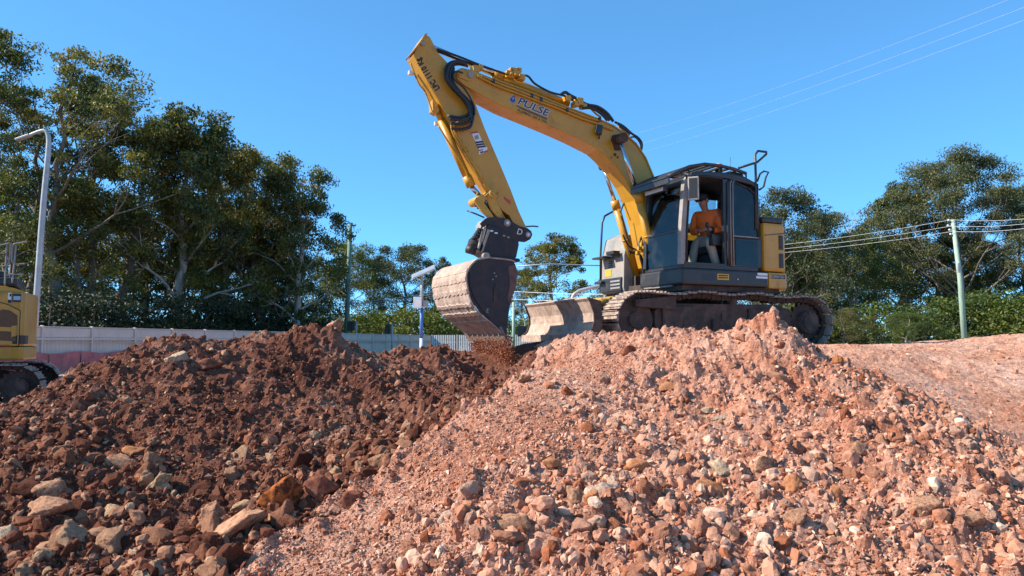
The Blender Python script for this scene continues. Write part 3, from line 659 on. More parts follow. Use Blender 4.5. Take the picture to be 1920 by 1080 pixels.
xs = [(min(a, W - .02), b) for a, b in xs] + [(W - .02, 0)]
for i in range(len(xs) - 1):
    (a, b), (c, d) = xs[i], xs[i + 1]
    if c - a < 1e-4: continue
    pm.add([(a, b, .03), (c, d, .03), (c, d, 1.8), (a, b, 1.8), (a, b + .008, .03), (c, d + .008, .03), (c, d + .008, 1.8), (a, b + .008, 1.8)], [(0, 1, 2, 3), (7, 6, 5, 4), (3, 2, 6, 7)])
me_p = pm.mesh('panel', M_FGREY)
me_r = MB().box(.04, W - .04, -.075, -.001, 1.30, 1.38).box(.04, W - .04, -.075, -.001, 1.19, 1.215).box(.0, W, -.03, .05, 1.79, 1.83).mesh('rail', M_FGREY)
me_f = MB().box(.04, W - .04, -.02, -.012, 1.40, 1.76).mesh('top_board', M_FGREY)
me_o = MB().box(-.04, .04, -.09, .03, 0, 1.86, .006).mesh('post', M_FGREY)
for i in range(n):
    for nm, m_ in (('panel', me_p), ('rail', me_r), ('top_board', me_f), ('post', me_o)):
        o = link(nm, m_, fe); o.location = (i * W, 0, 0)
b = MB()
for i in range(26):
    x0, x1 = 1.0 + i * .5, 1.5 + i * .5; h0 = .80 + .05 * math.sin(i * 1.3); b.prism([(x0, 0.0), (x1, 0.0), (x1, .80 + .05 * math.sin((i + 1) * 1.3)), (x0, h0)], -.16 + .03 * math.sin(i * 2.1), -.15 + .03 * math.sin(i * 2.1))
bo = b.build('barrier_mesh', M_PINKB); bo.location = fe.location; bo.rotation_euler = fe.rotation_euler
tag(bo, 'faded pink-red barrier sheeting hung along the foot of the grey sheet fence', 'barrier')
# white slatted fence that carries on to the right
def slat_fence(x0, Y0, x1, Y1, z0, label, h=1.8, holes=()):
    d = Vector((x1 - x0, Y1 - Y0, 0)); n = max(1, round(d.length / 2.4)); W = d.length / n
    fe = empty('slat_fence', (x0, Y0, z0), math.atan2(d.y, d.x)); tag(fe, label, 'fence')
    s = MB()
    for k in range(int(W / .165)): s.box(.05 + k * .165, .05 + k * .165 + .095, -.03, .03, .08, h)
    ms = s.mesh('slats', M_FWHITE); mr = MB().box(.03, W - .03, .032, .08, h * .62, h * .68).box(.03, W - .03, .032, .08, .2, .28).mesh('rail', M_FGREY)
    mo = MB().box(-.045, .045, -.05, .09, 0, h + .03).mesh('post', M_FGREY)
    for i in range(n):
        for nm, m_ in (('slats', ms), ('rail', mr), ('post', mo)):
            o = link(nm, m_, fe); o.location = (i * W, 0, 0)
            if nm == 'slats': o['kind'] = 'stuff'
slat_fence(B.x + .1, B.y, (1240 - 960) / F * 66, 66, .42, 'white slatted fence seen behind and below the bucket')
slat_fence((1500 - 960) / F * 80, 80, (1735 - 960) / F * 80, 80, .33, 'low strip of white slatted fence above the graded slope right of the tracks')

# ------------------------------------------------------------------ poles, lamps and wires
M_GALV = mat('galvanised', (0.40, 0.41, 0.41), 0.5, 0.3, c2=(0.30, 0.31, 0.31), sc=3)
M_GPOLE = mat('green_pole', (0.16, 0.26, 0.20), 0.75, c2=(0.10, 0.17, 0.13), sc=4, stretch=(4, 4, .4))
M_PGREEN = mat('pale_green_pole', (0.38, 0.50, 0.38), 0.8, c2=(0.26, 0.33, 0.25), sc=3, stretch=(4, 4, .5), bmp=.4)
M_WIRE = mat('wire', (0.55, 0.56, 0.56), 0.5, 0.3); M_BLACK = mat('black_plastic', (0.018, 0.018, 0.02), 0.45); M_BLUE = mat('blue_sleeve', (0.05, 0.16, 0.42), 0.5)
M_WHITE = mat('white_paint', (0.78, 0.78, 0.76), 0.45)
t = empty('street_lamp', (at(63, 612, 30).x, 30, .4)); o0 = Vector(t.location)
tag(t, 'tall grey street lamp with a curved arm, standing behind the sheet fence at far left', 'street lamp')
P = spline([Vector((o0.x, 30, .4)), at(66, 600, 30), at(80, 400, 30), at(90, 290, 30), at(91, 258, 30), at(85, 246, 30), at(72, 247, 30), at(50, 256, 30)], 5)
MB().tube([p - o0 for p in P], [.135 - .08 * i / len(P) for i in range(len(P))], 12).build('pole', M_GALV, t)
q = at(44, 258, 30) - o0; MB().box(-.3, .3, -.12, .12, -.05, .05, .03, Matrix.Translation(q) @ Matrix.Rotation(R(-20), 4, 'Y')).build('lamp_head', M_GALV, t)
t = empty('power_pole', (at(649, 615, 60).x, 60, .4)); o0 = Vector(t.location); tag(t, 'dark green power pole with two short side arms left of the bucket', 'power pole')
MB().tube([(0, 0, 0), at(657, 418, 60) - o0], [.22, .15], 10).build('pole', M_GPOLE, t)
for py in (423, 443):
    a = at(657, py, 60) - o0; m = MB().cyl(a, a + Vector((.42, 0, -.03)), .05).ball(a + Vector((.42, 0, .06)), .07); m.build('insulator_arm', M_GPOLE, t)
t = empty('power_pole', (at(1809, 632, 62).x, 62, .4)); o0 = Vector(t.location); tag(t, 'pale green leaning timber power pole in front of the right-hand trees', 'power pole')
MB().tube([(0, 0, 0), at(1800, 520, 62) - o0, at(1786, 412, 62) - o0], [.24, .2, .15], 12).build('pole', M_PGREEN, t)
for px, py in ((1784, 414), (1783, 424), (1786, 432), (1788, 440)):
    a = at(px, py, 62) - o0; MB().cyl(a, a + Vector((-.22, 0, .02)), .05).ball(a + Vector((-.25, 0, .05)), .09).build('insulator', M_WHITE, t)
a = at(1797, 500, 61.7) - o0; MB().box(a.x - .1, a.x + .1, a.y - .12, a.y + .05, a.z - .5, a.z + .3, .02).build('cable_box', M_GALV, t)
def wire(name, pts, Ys, sag, r, label, cat='wire', group=None):
    Q = []; P = [at(*p, Y) for p, Y in zip(pts, Ys)]
    for a, b in zip(P[:-1], P[1:]):
        for k in range(14): u = k / 14; v = a.lerp(b, u); v.z -= 4 * sag * u * (1 - u); Q.append(v)
    Q.append(P[-1]); c = Q[0].copy(); m = MB().tube([q - c for q in Q], r, 5, False); o = m.build(name, M_WIRE); o.location = c
    return tag(o, label, cat, group)
GW = 'overhead wires in the sky at upper right'
wire('overhead_wire', [(1150, 262), (1935, -18)], (62, 24), .35, .004, 'uppermost of the three thin wires crossing the sky at upper right', group=GW)
wire('overhead_wire', [(1120, 292), (1935, 8)], (62, 24), .35, .004, 'middle one of the three thin wires crossing the sky at upper right', group=GW)
wire('overhead_wire', [(1130, 305), (1935, 32)], (62, 24), .35, .004, 'lowest of the three thin wires crossing the sky at upper right', group=GW)
GV = 'wires on the leaning pole'
for k, (p0, p1, p2, lb) in enumerate([((1380, 467), (1784, 412), (1990, 402), 'top'), ((1380, 474), (1783, 424), (1990, 410), 'second'), ((1380, 480), (1786, 434), (1990, 418), 'third')]):
    wire('overhead_wire', [p0, p1, p2], (74, 61.8, 56), .25, .017, {'top': 'highest', 'second': 'middle', 'third': 'lowest'}[lb] + ' of the three pale wires held by the leaning pale green pole', group=GV)
for k in range(3):
    wire('overhead_wire', [(540, 580 + k * 2), (656, 568 + k * 3), (900, 528 + k * 5)], (62, 59.8, 46), .2, .02, ['upper', 'middle', 'lower'][k] + ' wire of the bundle passing the green pole towards the bucket', group='wires passing the green pole')
wire('overhead_wire', [(940, 545), (1200, 552)], (58, 50), .1, .022, 'upper wire seen between the bucket and the dozer blade', group='wires right of the bucket')
wire('overhead_wire', [(940, 560), (1200, 564)], (58, 50), .1, .022, 'lower wire seen between the bucket and the dozer blade', group='wires right of the bucket')
# pole with a solar panel
t = empty('solar_pole', (at(790, 640, 30).x, 30, .4)); o0 = Vector(t.location); tag(t, 'slim blue and white pole with a solar panel and a white box', 'solar pole')
MB().tube([(0, 0, 0), (0, 0, 1.35)], .065, 12).build('lower_pole', M_WHITE, t)
MB().tube([(0, 0, 1.35), (0, 0, 2.55)], .07, 12).build('pole_sleeve', M_BLUE, t)
MB().tube([(0, 0, 2.55), (0, 0, 3.95)], .055, 12).build('upper_pole', M_GALV, t)
MB().box(-.30, .02, -.24, -.08, 2.55, 2.98, .015).build('box', M_WHITE, t); MB().box(.06, .26, -.06, .1, 2.6, 2.85, .01).build('box', M_GALV, t)
Ms = mat('solar_cells', (0.30, 0.32, 0.34), 0.25, c2=(0.22, 0.24, 0.27), sc=4)
Mp = Matrix.Translation((0.06, 0, 4.02)) @ Matrix.Rotation(R(-24), 4, 'Y') @ Matrix.Rotation(R(22), 4, 'X')
MB().box(-.5, .5, -.3, .3, -.02, .02, .006, Mp).build('solar_panel', Ms, t); MB().box(-.52, .52, -.32, .32, -.026, -.021, 0, Mp).build('panel_frame', M_WHITE, t)
# traffic signals
def signal(px, py, Y, hw, hh, label, arm):
    t = empty('traffic_signal', (at(px, 640, Y).x, Y, .4)); o0 = Vector(t.location); tag(t, label, 'traffic light'); c = at(px, py, Y) - o0; k = Y / F
    MB().box(c.x - hw * k, c.x + hw * k, -.02, .14, c.z - hh * k, c.z + hh * k, .02).build('backing_board', M_BLACK, t)
    for j in (-1, 0, 1):
        MB().cyl((c.x, -.03, c.z + j * hh * k * .6), (c.x, -.2, c.z + j * hh * k * .6), hh * k * .22).build('visor', M_BLACK, t)
    if arm: MB().tube([q for q in spline([(c.x + .25, .05, 0), (c.x + .25, .05, c.z), (c.x + .22, .05, c.z + .8), (c.x - .1, .05, c.z + 1.5), (c.x - .6, .05, c.z + 1.8)], 6)], .07, 8).build('pole', M_GALV, t)
    else: MB().cyl((c.x + hw * k + .12, .05, 0), (c.x + hw * k + .12, .05, c.z + hh * k), .07).build('pole', M_GALV, t)
signal(979, 621, 60, 9, 10, 'black traffic light on a curved pole between the bucket and the dozer blade', True)
signal(658, 611, 57, 7, 9, 'black traffic light beside the foot of the green pole', False)
signal(727, 617, 57, 5, 9, 'small black traffic light between the green pole and the solar pole', False)
t = empty('power_pole', (at(963, 640, 64).x, 64, .4)); tag(t, 'thin grey-green pole directly right of the bucket', 'power pole'); MB().cyl((0, 0, 0), (0, 0, 4.6), .16, .12).build('pole', M_PGREEN, t); MB().box(-.5, .5, -.05, .05, 4.2, 4.3).build('cross_arm', M_GALV, t)
# mast arm that arches up behind the dozer blade
t = empty('mast_arm_pole', (at(1069, 640, 24).x, 24, .4)); o0 = Vector(t.location); tag(t, 'pale curved mast arm pole arching up behind the dozer blade', 'street lamp')
MB().tube([p - o0 for p in spline([Vector((o0.x, 24, .4)), at(1069, 600, 24), at(1073, 560, 24), at(1082, 548, 24), at(1098, 542, 24), at(1150, 532, 24), at(1260, 515, 24)], 6)], .055, 12).build('pole', M_GALV, t)
MB().box(-.35, .2, -.1, .1, -.05, .05, .02, Matrix.Translation(at(1275, 512, 24) - o0)).build('lamp_head', M_GALV, t)
t = empty('street_lamp', (at(1090, 640, 70).x, 70, .4)); o0 = Vector(t.location); tag(t, 'distant street lamp whose long straight arm crosses in front of the round-topped tree', 'street lamp')
MB().tube([(2.2, 0, 0), (2.2, 0, 6.0)], [.1, .07], 8).build('pole', M_GALV, t)
MB().tube([at(1200, 500, 70) - o0, at(1090, 497, 70) - o0, at(1030, 495, 70) - o0, at(970, 499, 70) - o0], .06, 6).build('arm', M_GALV, t)
# ------------------------------------------------------------------ the tracked excavator
PAD = 1.53
PSI = R(25); O_ = Vector((2.99, 12.9, PAD))
D_ = Vector((-math.cos(PSI), -math.sin(PSI), 0)); N_ = Vector((math.sin(PSI), -math.cos(PSI), 0))
def U(px, py, v):
    """trace a point of the machine: pixel -> (forward, up) in the upright plane at v to the machine's left"""
    r = ray(px, py); c = O_ - EYE + N_ * v
    # EYE + r t = O + D u + N v
    t = (c.x * D_.y - c.y * D_.x) / (r.x * D_.y - r.y * D_.x); p = EYE + r * t - O_
    return (p.dot(D_), p.z)
def U3(px, py, v):
    a = U(px, py, v); return Vector((a[0], v, a[1]))
def Vp(px, py, u):
    """pixel -> (left, up) in the upright plane at distance u forward"""
    r = ray(px, py); c = O_ - EYE + D_ * u
    t = (c.x * N_.y - c.y * N_.x) / (r.x * N_.y - r.y * N_.x); p = EYE + r * t - O_
    return (p.dot(N_), p.z)
DUST = (0.34, 0.23, 0.17)
Y1 = mat('machine_yellow', (0.54, 0.262, 0.013), 0.40, c2=(0.47, 0.22, 0.012), sc=2.5, bmp=0.03, dust=(0.26, 0.14, 0.06), dlo=.54, dhi=.80, dsc=4.5, coat=.15)
Y2 = mat('dirty_yellow', (0.58, 0.30, 0.03), 0.5, c2=(0.42, 0.22, 0.03), sc=5, bmp=0.1, dust=(0.07, 0.035, 0.02), dlo=.52, dhi=.66, dsc=7)
G1 = mat('machine_grey', (0.032, 0.028, 0.026), 0.42, c2=(0.022, 0.020, 0.018), sc=4, bmp=0.04, dust=(0.10, 0.075, 0.06), dlo=.52, dhi=.85, dsc=3)
G2 = mat('dusty_grey', (0.30, 0.28, 0.255), 0.65, c2=(0.20, 0.185, 0.165), sc=5, bmp=0.1, dust=(0.36, 0.28, 0.22), dlo=.45, dhi=.7, dsc=4)
BK = mat('black_paint', (0.022, 0.022, 0.024), 0.4, c2=(0.04, 0.037, 0.035), sc=6, bmp=0.05, dust=(0.12, 0.08, 0.06), dlo=.58, dhi=.8, dsc=6)
ST1 = mat('worn_black_steel', (0.020, 0.016, 0.018), 0.55, 0.2, c2=(0.040, 0.028, 0.026), sc=6, bmp=0.2, dust=(0.11, 0.055, 0.038), dlo=.52, dhi=.8, dsc=5)
MUD = mat('dusty_steel', (0.38, 0.265, 0.20), 0.85, c2=(0.24, 0.16, 0.12), sc=8, bmp=0.5, bsc=30, dust=(0.50, 0.37, 0.29), dlo=.42, dhi=.62, dsc=6)
TRK = mat('track_steel', (0.24, 0.18, 0.15), 0.75, 0.2, c2=(0.09, 0.065, 0.05), sc=10, bmp=0.4, bsc=40, dust=(0.55, 0.42, 0.33), dlo=.42, dhi=.62, dsc=7)
UND = mat('muddy_frame', (0.045, 0.030, 0.024), 0.85, c2=(0.080, 0.050, 0.038), sc=5, bmp=0.4, bsc=30, dust=(0.15, 0.09, 0.065), dlo=.5, dhi=.7, dsc=4)
CHR = mat('chrome_rod', (0.60, 0.60, 0.62), 0.16, 1.0, bmp=0)
HOS = mat('rubber_hose', (0.016, 0.016, 0.018), 0.42, bmp=0); SEALM = mat('window_seal', (0.012, 0.012, 0.013), 0.6, bmp=0)
RUST = mat('rusty_bracket', (0.10, 0.045, 0.025), 0.8, c2=(0.05, 0.025, 0.018), sc=12, bmp=.3)
LENS = mat('lamp_lens', (0.70, 0.68, 0.62), 0.2, c2=(0.55, 0.53, 0.48), sc=20, bmp=0); ORG = mat('beacon_orange', (0.90, 0.25, 0.04), 0.3, bmp=0)
WHT = mat('sticker_white', (0.75, 0.75, 0.74), 0.4, bmp=0); BLU = mat('sticker_blue', (0.02, 0.07, 0.30), 0.4, bmp=0); RED = mat('sticker_red', (0.50, 0.04, 0.03), 0.4, bmp=0)
INK = mat('ink_black', (0.012, 0.012, 0.014), 0.5, bmp=0); NAVY = mat('ink_navy', (0.02, 0.025, 0.06), 0.5, bmp=0); AMB = mat('sticker_amber', (0.70, 0.36, 0.03), 0.5, bmp=0); SILV = mat('ink_silver', (0.55, 0.55, 0.56), 0.4, bmp=0)
def glass(name, tint, fac=0.82, rough=0.02):
    m = bpy.data.materials.new(name); m.use_nodes = True; nt = m.node_tree; nt.nodes.remove(nt.nodes['Principled BSDF'])
    tr = _n(nt, 'ShaderNodeBsdfTransparent'); tr.inputs[0].default_value = (*tint, 1); gl = _n(nt, 'ShaderNodeBsdfGlossy'); gl.inputs['Roughness'].default_value = rough
    df = _n(nt, 'ShaderNodeBsdfDiffuse'); df.inputs[0].default_value = (.25, .2, .16, 1)
    fr = _n(nt, 'ShaderNodeFresnel'); fr.inputs[0].default_value = 1.5
    a = _n(nt, 'ShaderNodeMixShader'); nt.links.new(fr.outputs[0], a.inputs[0]); nt.links.new(tr.outputs[0], a.inputs[1]); nt.links.new(gl.outputs[0], a.inputs[2])
    b = _n(nt, 'ShaderNodeMixShader'); n = noise(nt, 5, 6, .7); r = ramp(nt, [(.45, (0, 0, 0)), (.8, (1 - fac,) * 3)], n.outputs[0]); nt.links.new(r.outputs[0], b.inputs[0])
    nt.links.new(a.outputs[0], b.inputs[1]); nt.links.new(df.outputs[0], b.inputs[2]); nt.links.new(b.outputs[0], nt.nodes['Material Output'].inputs[0])
    return m
GLS = glass('cab_glass', (.84, .90, .90), .88); GLD = glass('dark_glass', (.32, .40, .44), .88)

EX = empty('excavator', O_, PI + PSI)
tag(EX, 'yellow tracked excavator with a dozer blade, tipping soil from its raised bucket', 'excavator')
def P2(px, py, v): return U(px, py, v)
def text(name, s, size, m, parent, loc, xdir, zdir, ext=0.002, shear=0.0, squeeze=1.0, bold=0.0):
    """flat lettering, its baseline along xdir and its height along zdir"""
    cu = bpy.data.curves.new(name, 'FONT'); cu.body = s; cu.size = size; cu.space_character = 1.12 if ' ' in s else 1.0; cu.extrude = ext; cu.shear = shear; cu.offset = bold
    o = bpy.data.objects.new('tmp', cu); COL.objects.link(o); bpy.context.view_layer.update()
    me = bpy.data.meshes.new_from_object(o.evaluated_get(bpy.context.evaluated_depsgraph_get())); bpy.data.objects.remove(o)
    xd = Vector(xdir).normalized(); zd = Vector(zdir); zd = (zd - xd * zd.dot(xd)).normalized(); yd = xd.cross(zd)
    Mx = Matrix((xd * squeeze, zd, yd)).transposed()
    for v in me.vertices: v.co = Mx @ v.co
    me.materials.clear(); me.materials.append(m); q = link(name, me, parent); q.location = loc; return q

# ---- undercarriage: slewed a little against the upper body
UYAW = R(-2.5)
def upart(o): o.rotation_euler = (0, 0, UYAW); return o
TL, TR, TH = 2.06, 0.385, 0.40        # half length between wheel centres, wheel radius, centre height
def track_path(n, sag=0.0):
    c = TL - TR; s = 2 * c; peri = 2 * s + 2 * PI * TR; out = []
    for k in range(n):
        t = peri * k / n
        if t < s: x = -c + t; z = TH + TR; a = 0; z += 0.035 * math.sin(PI * (x + c) / (2 * c)) * 1.0 - 0.02 * math.cos(6 * x) ; a = 0
        elif t < s + PI * TR: q = (t - s) / TR; x = c + TR * math.sin(q); z = TH + TR * math.cos(q); a = q
        elif t < 2 * s + PI * TR: x = c - (t - s - PI * TR); z = TH - TR; a = PI
        else: q = (t - 2 * s - PI * TR) / TR; x = -c - TR * math.sin(q); z = TH - TR * math.cos(q); a = PI + q
        out.append((x, z, a))
    return out, peri
def shoe_mesh(w=0.5, pitch=0.17, m=None):
    b = MB(); h = pitch * .5
    b.prism([(-h, 0), (h * .92, 0), (h * .92, .014), (h * .70, .016), (h * .62, .036), (h * .48, .036), (h * .40, .016), (-.1 * h, .016), (-.16 * h, .034), (-.30 * h, .034), (-.38 * h, .016), (-h * .85, .018), (-h * .95, .040), (-h * 1.05, .034)], -w / 2, w / 2)
    return b.mesh('track_shoe', m or TRK)
def link_mesh(m=None):
    b = MB()
    for s in (-.085, .085):
        b.prism([(-.08, -.005), (-.085, -.075), (-.03, -.085), (.0, -.06), (.05, -.085), (.085, -.07), (.08, -.005)], s - .018, s + .018)
    b.cyl((-.06, -.11, -.045), (-.06, .11, -.045), .022, n=8)
    return b.mesh('chain_link', m or UND)
SHOE = shoe_mesh(); LINK = link_mesh()
def make_track(parent, v, shoe, lnk, framem, yaw=0.0, half=None, label=None, detail=True):
    s = 1 if v > 0 else -1
    f = MB().prism([(-1.30, .22), (1.25, .22), (1.33, .30), (1.33, .55), (1.18, .66), (-1.0, .68), (-1.32, .60)], v - .13, v + .10, bev=.012)
    if detail:
        f.box(-1.2, -.42, v + s * .10, v + s * .135, .26, .60, .01).box(.62, 1.22, v + s * .10, v + s * .145, .24, .62, .01)
        for q in (-.9, -.3, .25, .8): f.box(q - .05, q + .05, v + s * .10, v + s * .16, .24, .42, .01)
        f.box(-.05, .10, v + s * .10, v + s * .118, .40, .53)
    tr = f.build('track', framem, parent); tr.rotation_euler = (0, 0, yaw)
    path, peri = track_path(49)
    for x, z, a in path:
        Mx = Matrix.Translation((x, v, z)) @ Matrix.Rotation(a, 4, 'Y')
        for nm, me in (('track_shoe', shoe), ('chain_link', lnk)):
            o = link(nm, me, tr); o.matrix_local = Mx
    c = TL - TR
    idl = MB().cyl((c, v - .08, TH), (c, v + .08, TH), TR - .075, n=28).cyl((c, v - .12, TH), (c, v + .12, TH), .12, n=18); idl.build('idler', UND, tr)
    sp = MB(); g = []
    for k in range(38):
        a = 2 * PI * k / 38; r = (TR - .035) if k % 2 else (TR - .095); g.append((-c + r * math.cos(a), TH + r * math.sin(a)))
    sp.prism(g, v - .03, v + .03); sp.cyl((-c, v - .12, TH), (-c, v + s * .16, TH), .185, n=28).cyl((-c, v + s * .16, TH), (-c, v + s * .18, TH), .15, n=24)
    for k in range(10):
        a = 2 * PI * k / 10; sp.cyl((-c + .165 * math.cos(a), v + s * .16, TH + .165 * math.sin(a)), (-c + .165 * math.cos(a), v + s * .172, TH + .165 * math.sin(a)), .013, n=6)
    sp.build('sprocket', UND, tr)
    me = MB().cyl((0, v - .1, .165), (0, v + .1, .165), .085, n=16).mesh('roller', UND)
    for q in (-1.15, -.72, -.28, .16, .6, 1.03): o = link('roller', me, tr); o.location = (q, 0, 0)
    mc = MB().cyl((0, v - .10, .70), (0, v + .12, .70), .06, n=14).cyl((0, v + .12, .70), (0, v + .14, .70), .04, n=10).mesh('carrier_roller', UND)
    for q in (-.15,): o = link('carrier_roller', mc, tr); o.location = (q, 0, 0)
    return tr
tn = make_track(EX, 1.0, SHOE, LINK, UND, UYAW); tf = make_track(EX, -1.0, SHOE, LINK, UND, UYAW)
cf = MB().prism([(-1.0, -.5), (-1.0, .5), (-.5, .62), (.5, .62), (1.05, .48), (1.05, -.48), (.5, -.62), (-.5, -.62)], .42, .70, 'z', .02)
cf.box(.55, .95, -1.0, 1.0, .36, .60, .03).box(-.95, -.55, -1.0, 1.0, .36, .60, .03).prism([(1.0, .78), (1.72, .70), (1.72, .60), (1.0, .56)], .78, 1.18, bev=.01)
upart(cf.build('car_body', UND, EX)); upart(MB().cyl((0, 0, .70), (0, 0, .92), .62, .58, n=36).build('swing_ring', UND, EX))
# dozer blade with its push arms
bl = MB(); prof = [(0.02, 0), (0.03, .07), (-.075, .16), (-.125, .30), (-.12, .42), (-.05, .58), (-.01, .62), (-.035, .64), (-.165, .55), (-.20, .42), (-.20, .20), (-.12, .04), (-.03, 0)]
BX = 2.53; BZ = .07; BWD = 1.16
bl.prism([(BX + a, BZ + z * 1.02) for a, z in prof], -BWD, BWD, smooth=False)
bl.box(BX - .07, BX + .045, -BWD, BWD, BZ + .0, BZ + .115, .004)
blo = upart(bl.build('dozer_blade', MUD, EX))
for s in (-1, 1):
    b = MB().prism([(BX + a, BZ + z) for a, z in [(.03, 0), (.05, .10), (-.055, .18), (-.10, .30), (-.095, .42), (-.03, .58), (.01, .65), (-.22, .60), (-.24, .1), (-.1, 0)]], s * BWD - (0 if s > 0 else .025), s * BWD + (.025 if s > 0 else 0), bev=.003)
    b.build('end_plate', UND, blo)
for s in (-.42, .42):
    b = MB().prism([(BX - .16, BZ + .12), (BX - .16, BZ + .34), (BX - .6, BZ + .56), (1.0, .60), (.95, .42), (BX - .7, BZ + .36)], s - .07, s + .07, bev=.012); b.build('push_arm', UND, blo)
MB().cyl((BX - .2, .0, BZ + .40), (1.75, 0, .72), .045, n=12).cyl((1.75, 0, .72), (1.0, 0, .80), .07, n=14).build('blade_cylinder', Y2, blo)

# ---- upper body
TAILR = 1.66
def arc(r, a0, a1, n=14): return [(-r * math.cos(R(a0 + (a1 - a0) * k / n)), r * math.sin(R(a0 + (a1 - a0) * k / n))) for k in range(n + 1)]
aS = math.degrees(math.asin(1.22 / TAILR))
plan = [(1.0, 1.22)] + arc(TAILR, aS, -aS) + [(.95, -1.22), (.95, -.42), (.55, -.36), (.55, .16), (1.0, .18)]
lowp = MB().prism([(x * .93, y * .93) for x, y in plan], .86, .955, 'z', .02).build('deck', UND, EX)
bandp = [(1.0, 1.235)] + [(-.72, 1.235)] + [(-.72, .1), (1.0, .1)]
bz0, bz1 = .955, 1.20
MB().prism(bandp, bz0, bz1, 'z', .03).build('side_skirt', G1, EX)
MB().prism([(-.735, 1.23)] + [p for p in arc(TAILR, aS, -aS)] + [(.2, -1.22), (.2, -.4), (-.735, .1)], bz0 - .02, bz1 + .0, 'z', .03).build('counterweight', Y1, EX)
hp = [(-.66, 1.215)] + arc(TAILR - .015, aS, -aS) + [(-.1, -1.2), (-.1, -.38), (-.66, .12)]
hz = 2.02
hood = MB().prism(hp, bz1 + .012, hz, 'z', .05).build('engine_hood', Y1, EX)
MB().prism([(x * .985, y * .985) for x, y in hp], hz + .002, hz + .10, 'z', .04).build('hood_cover', BK, EX)
MB().box(-1.25, -.5, -.75, .1, hz + .10, hz + .22, .04).cyl((-1.0, -.5, hz + .2), (-1.0, -.5, hz + .5), .05, n=14).build('exhaust', BK, EX)
# seam and vents on the near quarter
def onarc(ang, dz0, dz1, wdeg, depth, m, name, parent, r=TAILR - .015):
    b = MB(); a0, a1 = ang - wdeg / 2, ang + wdeg / 2; pts = [(-(r + depth) * math.cos(R(a)), (r + depth) * math.sin(R(a))) for a in (a0, (a0 + a1) / 2, a1)] + [(-(r - .03) * math.cos(R(a)), (r - .03) * math.sin(R(a))) for a in (a1, a0)]
    return b.prism(pts, dz0, dz1, 'z').build(name, m, parent)
for z0_, z1_ in ((1.28, 1.52), (1.58, 1.82)):
    vg = MB().box(-1.07, -.985, 1.2155, 1.222, z0_, z1_).build('vent_grille', BK, hood)
    for k in range(5): MB().box(-1.06, -.995, 1.2225, 1.230, z0_ + .03 + k * .044, z0_ + .044 + k * .044).build('slat', UND, vg)
MB().prism([(-.68, 1.800), (-1.12, 1.855), (-1.12, 1.868), (-.68, 1.813)], 1.2155, 1.219).build('seam', BK, hood)
b = MB()
for k in range(12):
    a0 = aS - 4.5 * k; a1 = a0 - 4.5; q = lambda a, e: (-(TAILR - .013 + e) * math.cos(R(a)), (TAILR - .013 + e) * math.sin(R(a)))
    zt = 1.86 + .05 * k / 12; b.prism([q(a0, 0), q(a1, 0), q(a1, .003), q(a0, .003)], zt, zt + .012, 'z')
b.build('seam', BK, hood)
MB().box(-1.10, -.745, 1.2205, 1.226, .965, 1.18, .002).build('name_plate', Y1, EX); MB().box(-1.09, -.765, 1.2265, 1.229, 1.10, 1.165).build('name_strip', INK, EX)
text('lettering', 'KOMATSU', .062, SILV, EX, (-.775, 1.2295, 1.112), (-1, 0, 0), (0, 0, 1), .001, 0, 1.0)
MB().box(-.70, -.49, 1.235, 1.239, 1.14, 1.18).box(-.70, -.46, 1.235, 1.239, 1.09, 1.125).build('sticker', WHT, EX)
# far side tank and tool box, seen past the boom
tk = MB().prism([(-.1, .93), (.93, .93), (.95, 1.02), (.93, 1.58), (.84, 1.93), (.66, 2.02), (-.1, 2.02)], -1.22, -.46, bev=.035)
tank = tk.build('tool_box', G2, EX)
MB().box(.955, .99, -1.14, -.56, 1.56, 1.62, .008).box(.96, 1.16, -1.16, -.80, 1.55, 1.585, .01).box(.96, 1.10, -.78, -.54, 1.60, 1.66, .01).build('bracket', BK, tank)
MB().box(.935, .975, -1.20, -.50, .96, 1.20, .012).box(.93, 1.06, -1.24, -1.02, 1.12, 1.16, .01).build('step_plate', BK, tank)
for k in range(3): MB().box(.975, .99, -.82 + .0, -.52, 1.0 + k * .06, 1.03 + k * .06).build('step_tread', G2, tank)
MB().box(.1, .52, -.458, -.452, 1.28, 1.62).build('notice', mat('notice_paper', (.42, .36, .27), .7, c2=(.3, .25, .18), sc=14, bmp=0), tank)
MB().box(.942, .948, -1.05, -.86, 1.24, 1.36).build('sticker', AMB, tank)
for k in range(4): MB().box(.943, .949, -.95 + (k % 2) * .02, -.83, 1.39 + k * .035, 1.41 + k * .035).build('sticker', INK, tank)
text('lettering', 'PC138US', .15, WHT, tank, (.79, -1.13, 1.84), (0, 1, 0), (-.28, 0, .3), .002, 0, .85, .002)
MB().tube(spline([(.1, -.05, 1.95), (.3, -.2, 2.02), (.35, -.42, 1.95), (.2, -.5, 1.7)], 5), .14, 12).build('air_cleaner', G2, EX)
# boom foot bracket and slew motor clutter
MB().box(.0, .62, -.32, -.26, .95, 1.62, .01).box(.0, .62, .10, .16, .95, 1.62, .01).box(.5, .95, -.30, .12, .90, 1.02, .01).build('boom_bracket', UND, EX)

# ---- cab
CV0, CV1 = .20, 1.20
cu0, cu1 = -.66, .96; cz0, cz1 = 1.215, 2.74
def rail(pts, r, m, name, parent, n=8): return MB().tube(pts, r, n).build(name, m, parent)
cab = MB().prism([(cu1, CV1 - .03), (cu1 - .03, CV1), (cu0 + .12, CV1), (cu0, CV1 - .12), (cu0, CV0), (cu1, CV0)], cz0 - .012, cz0 + .06, 'z', .012)
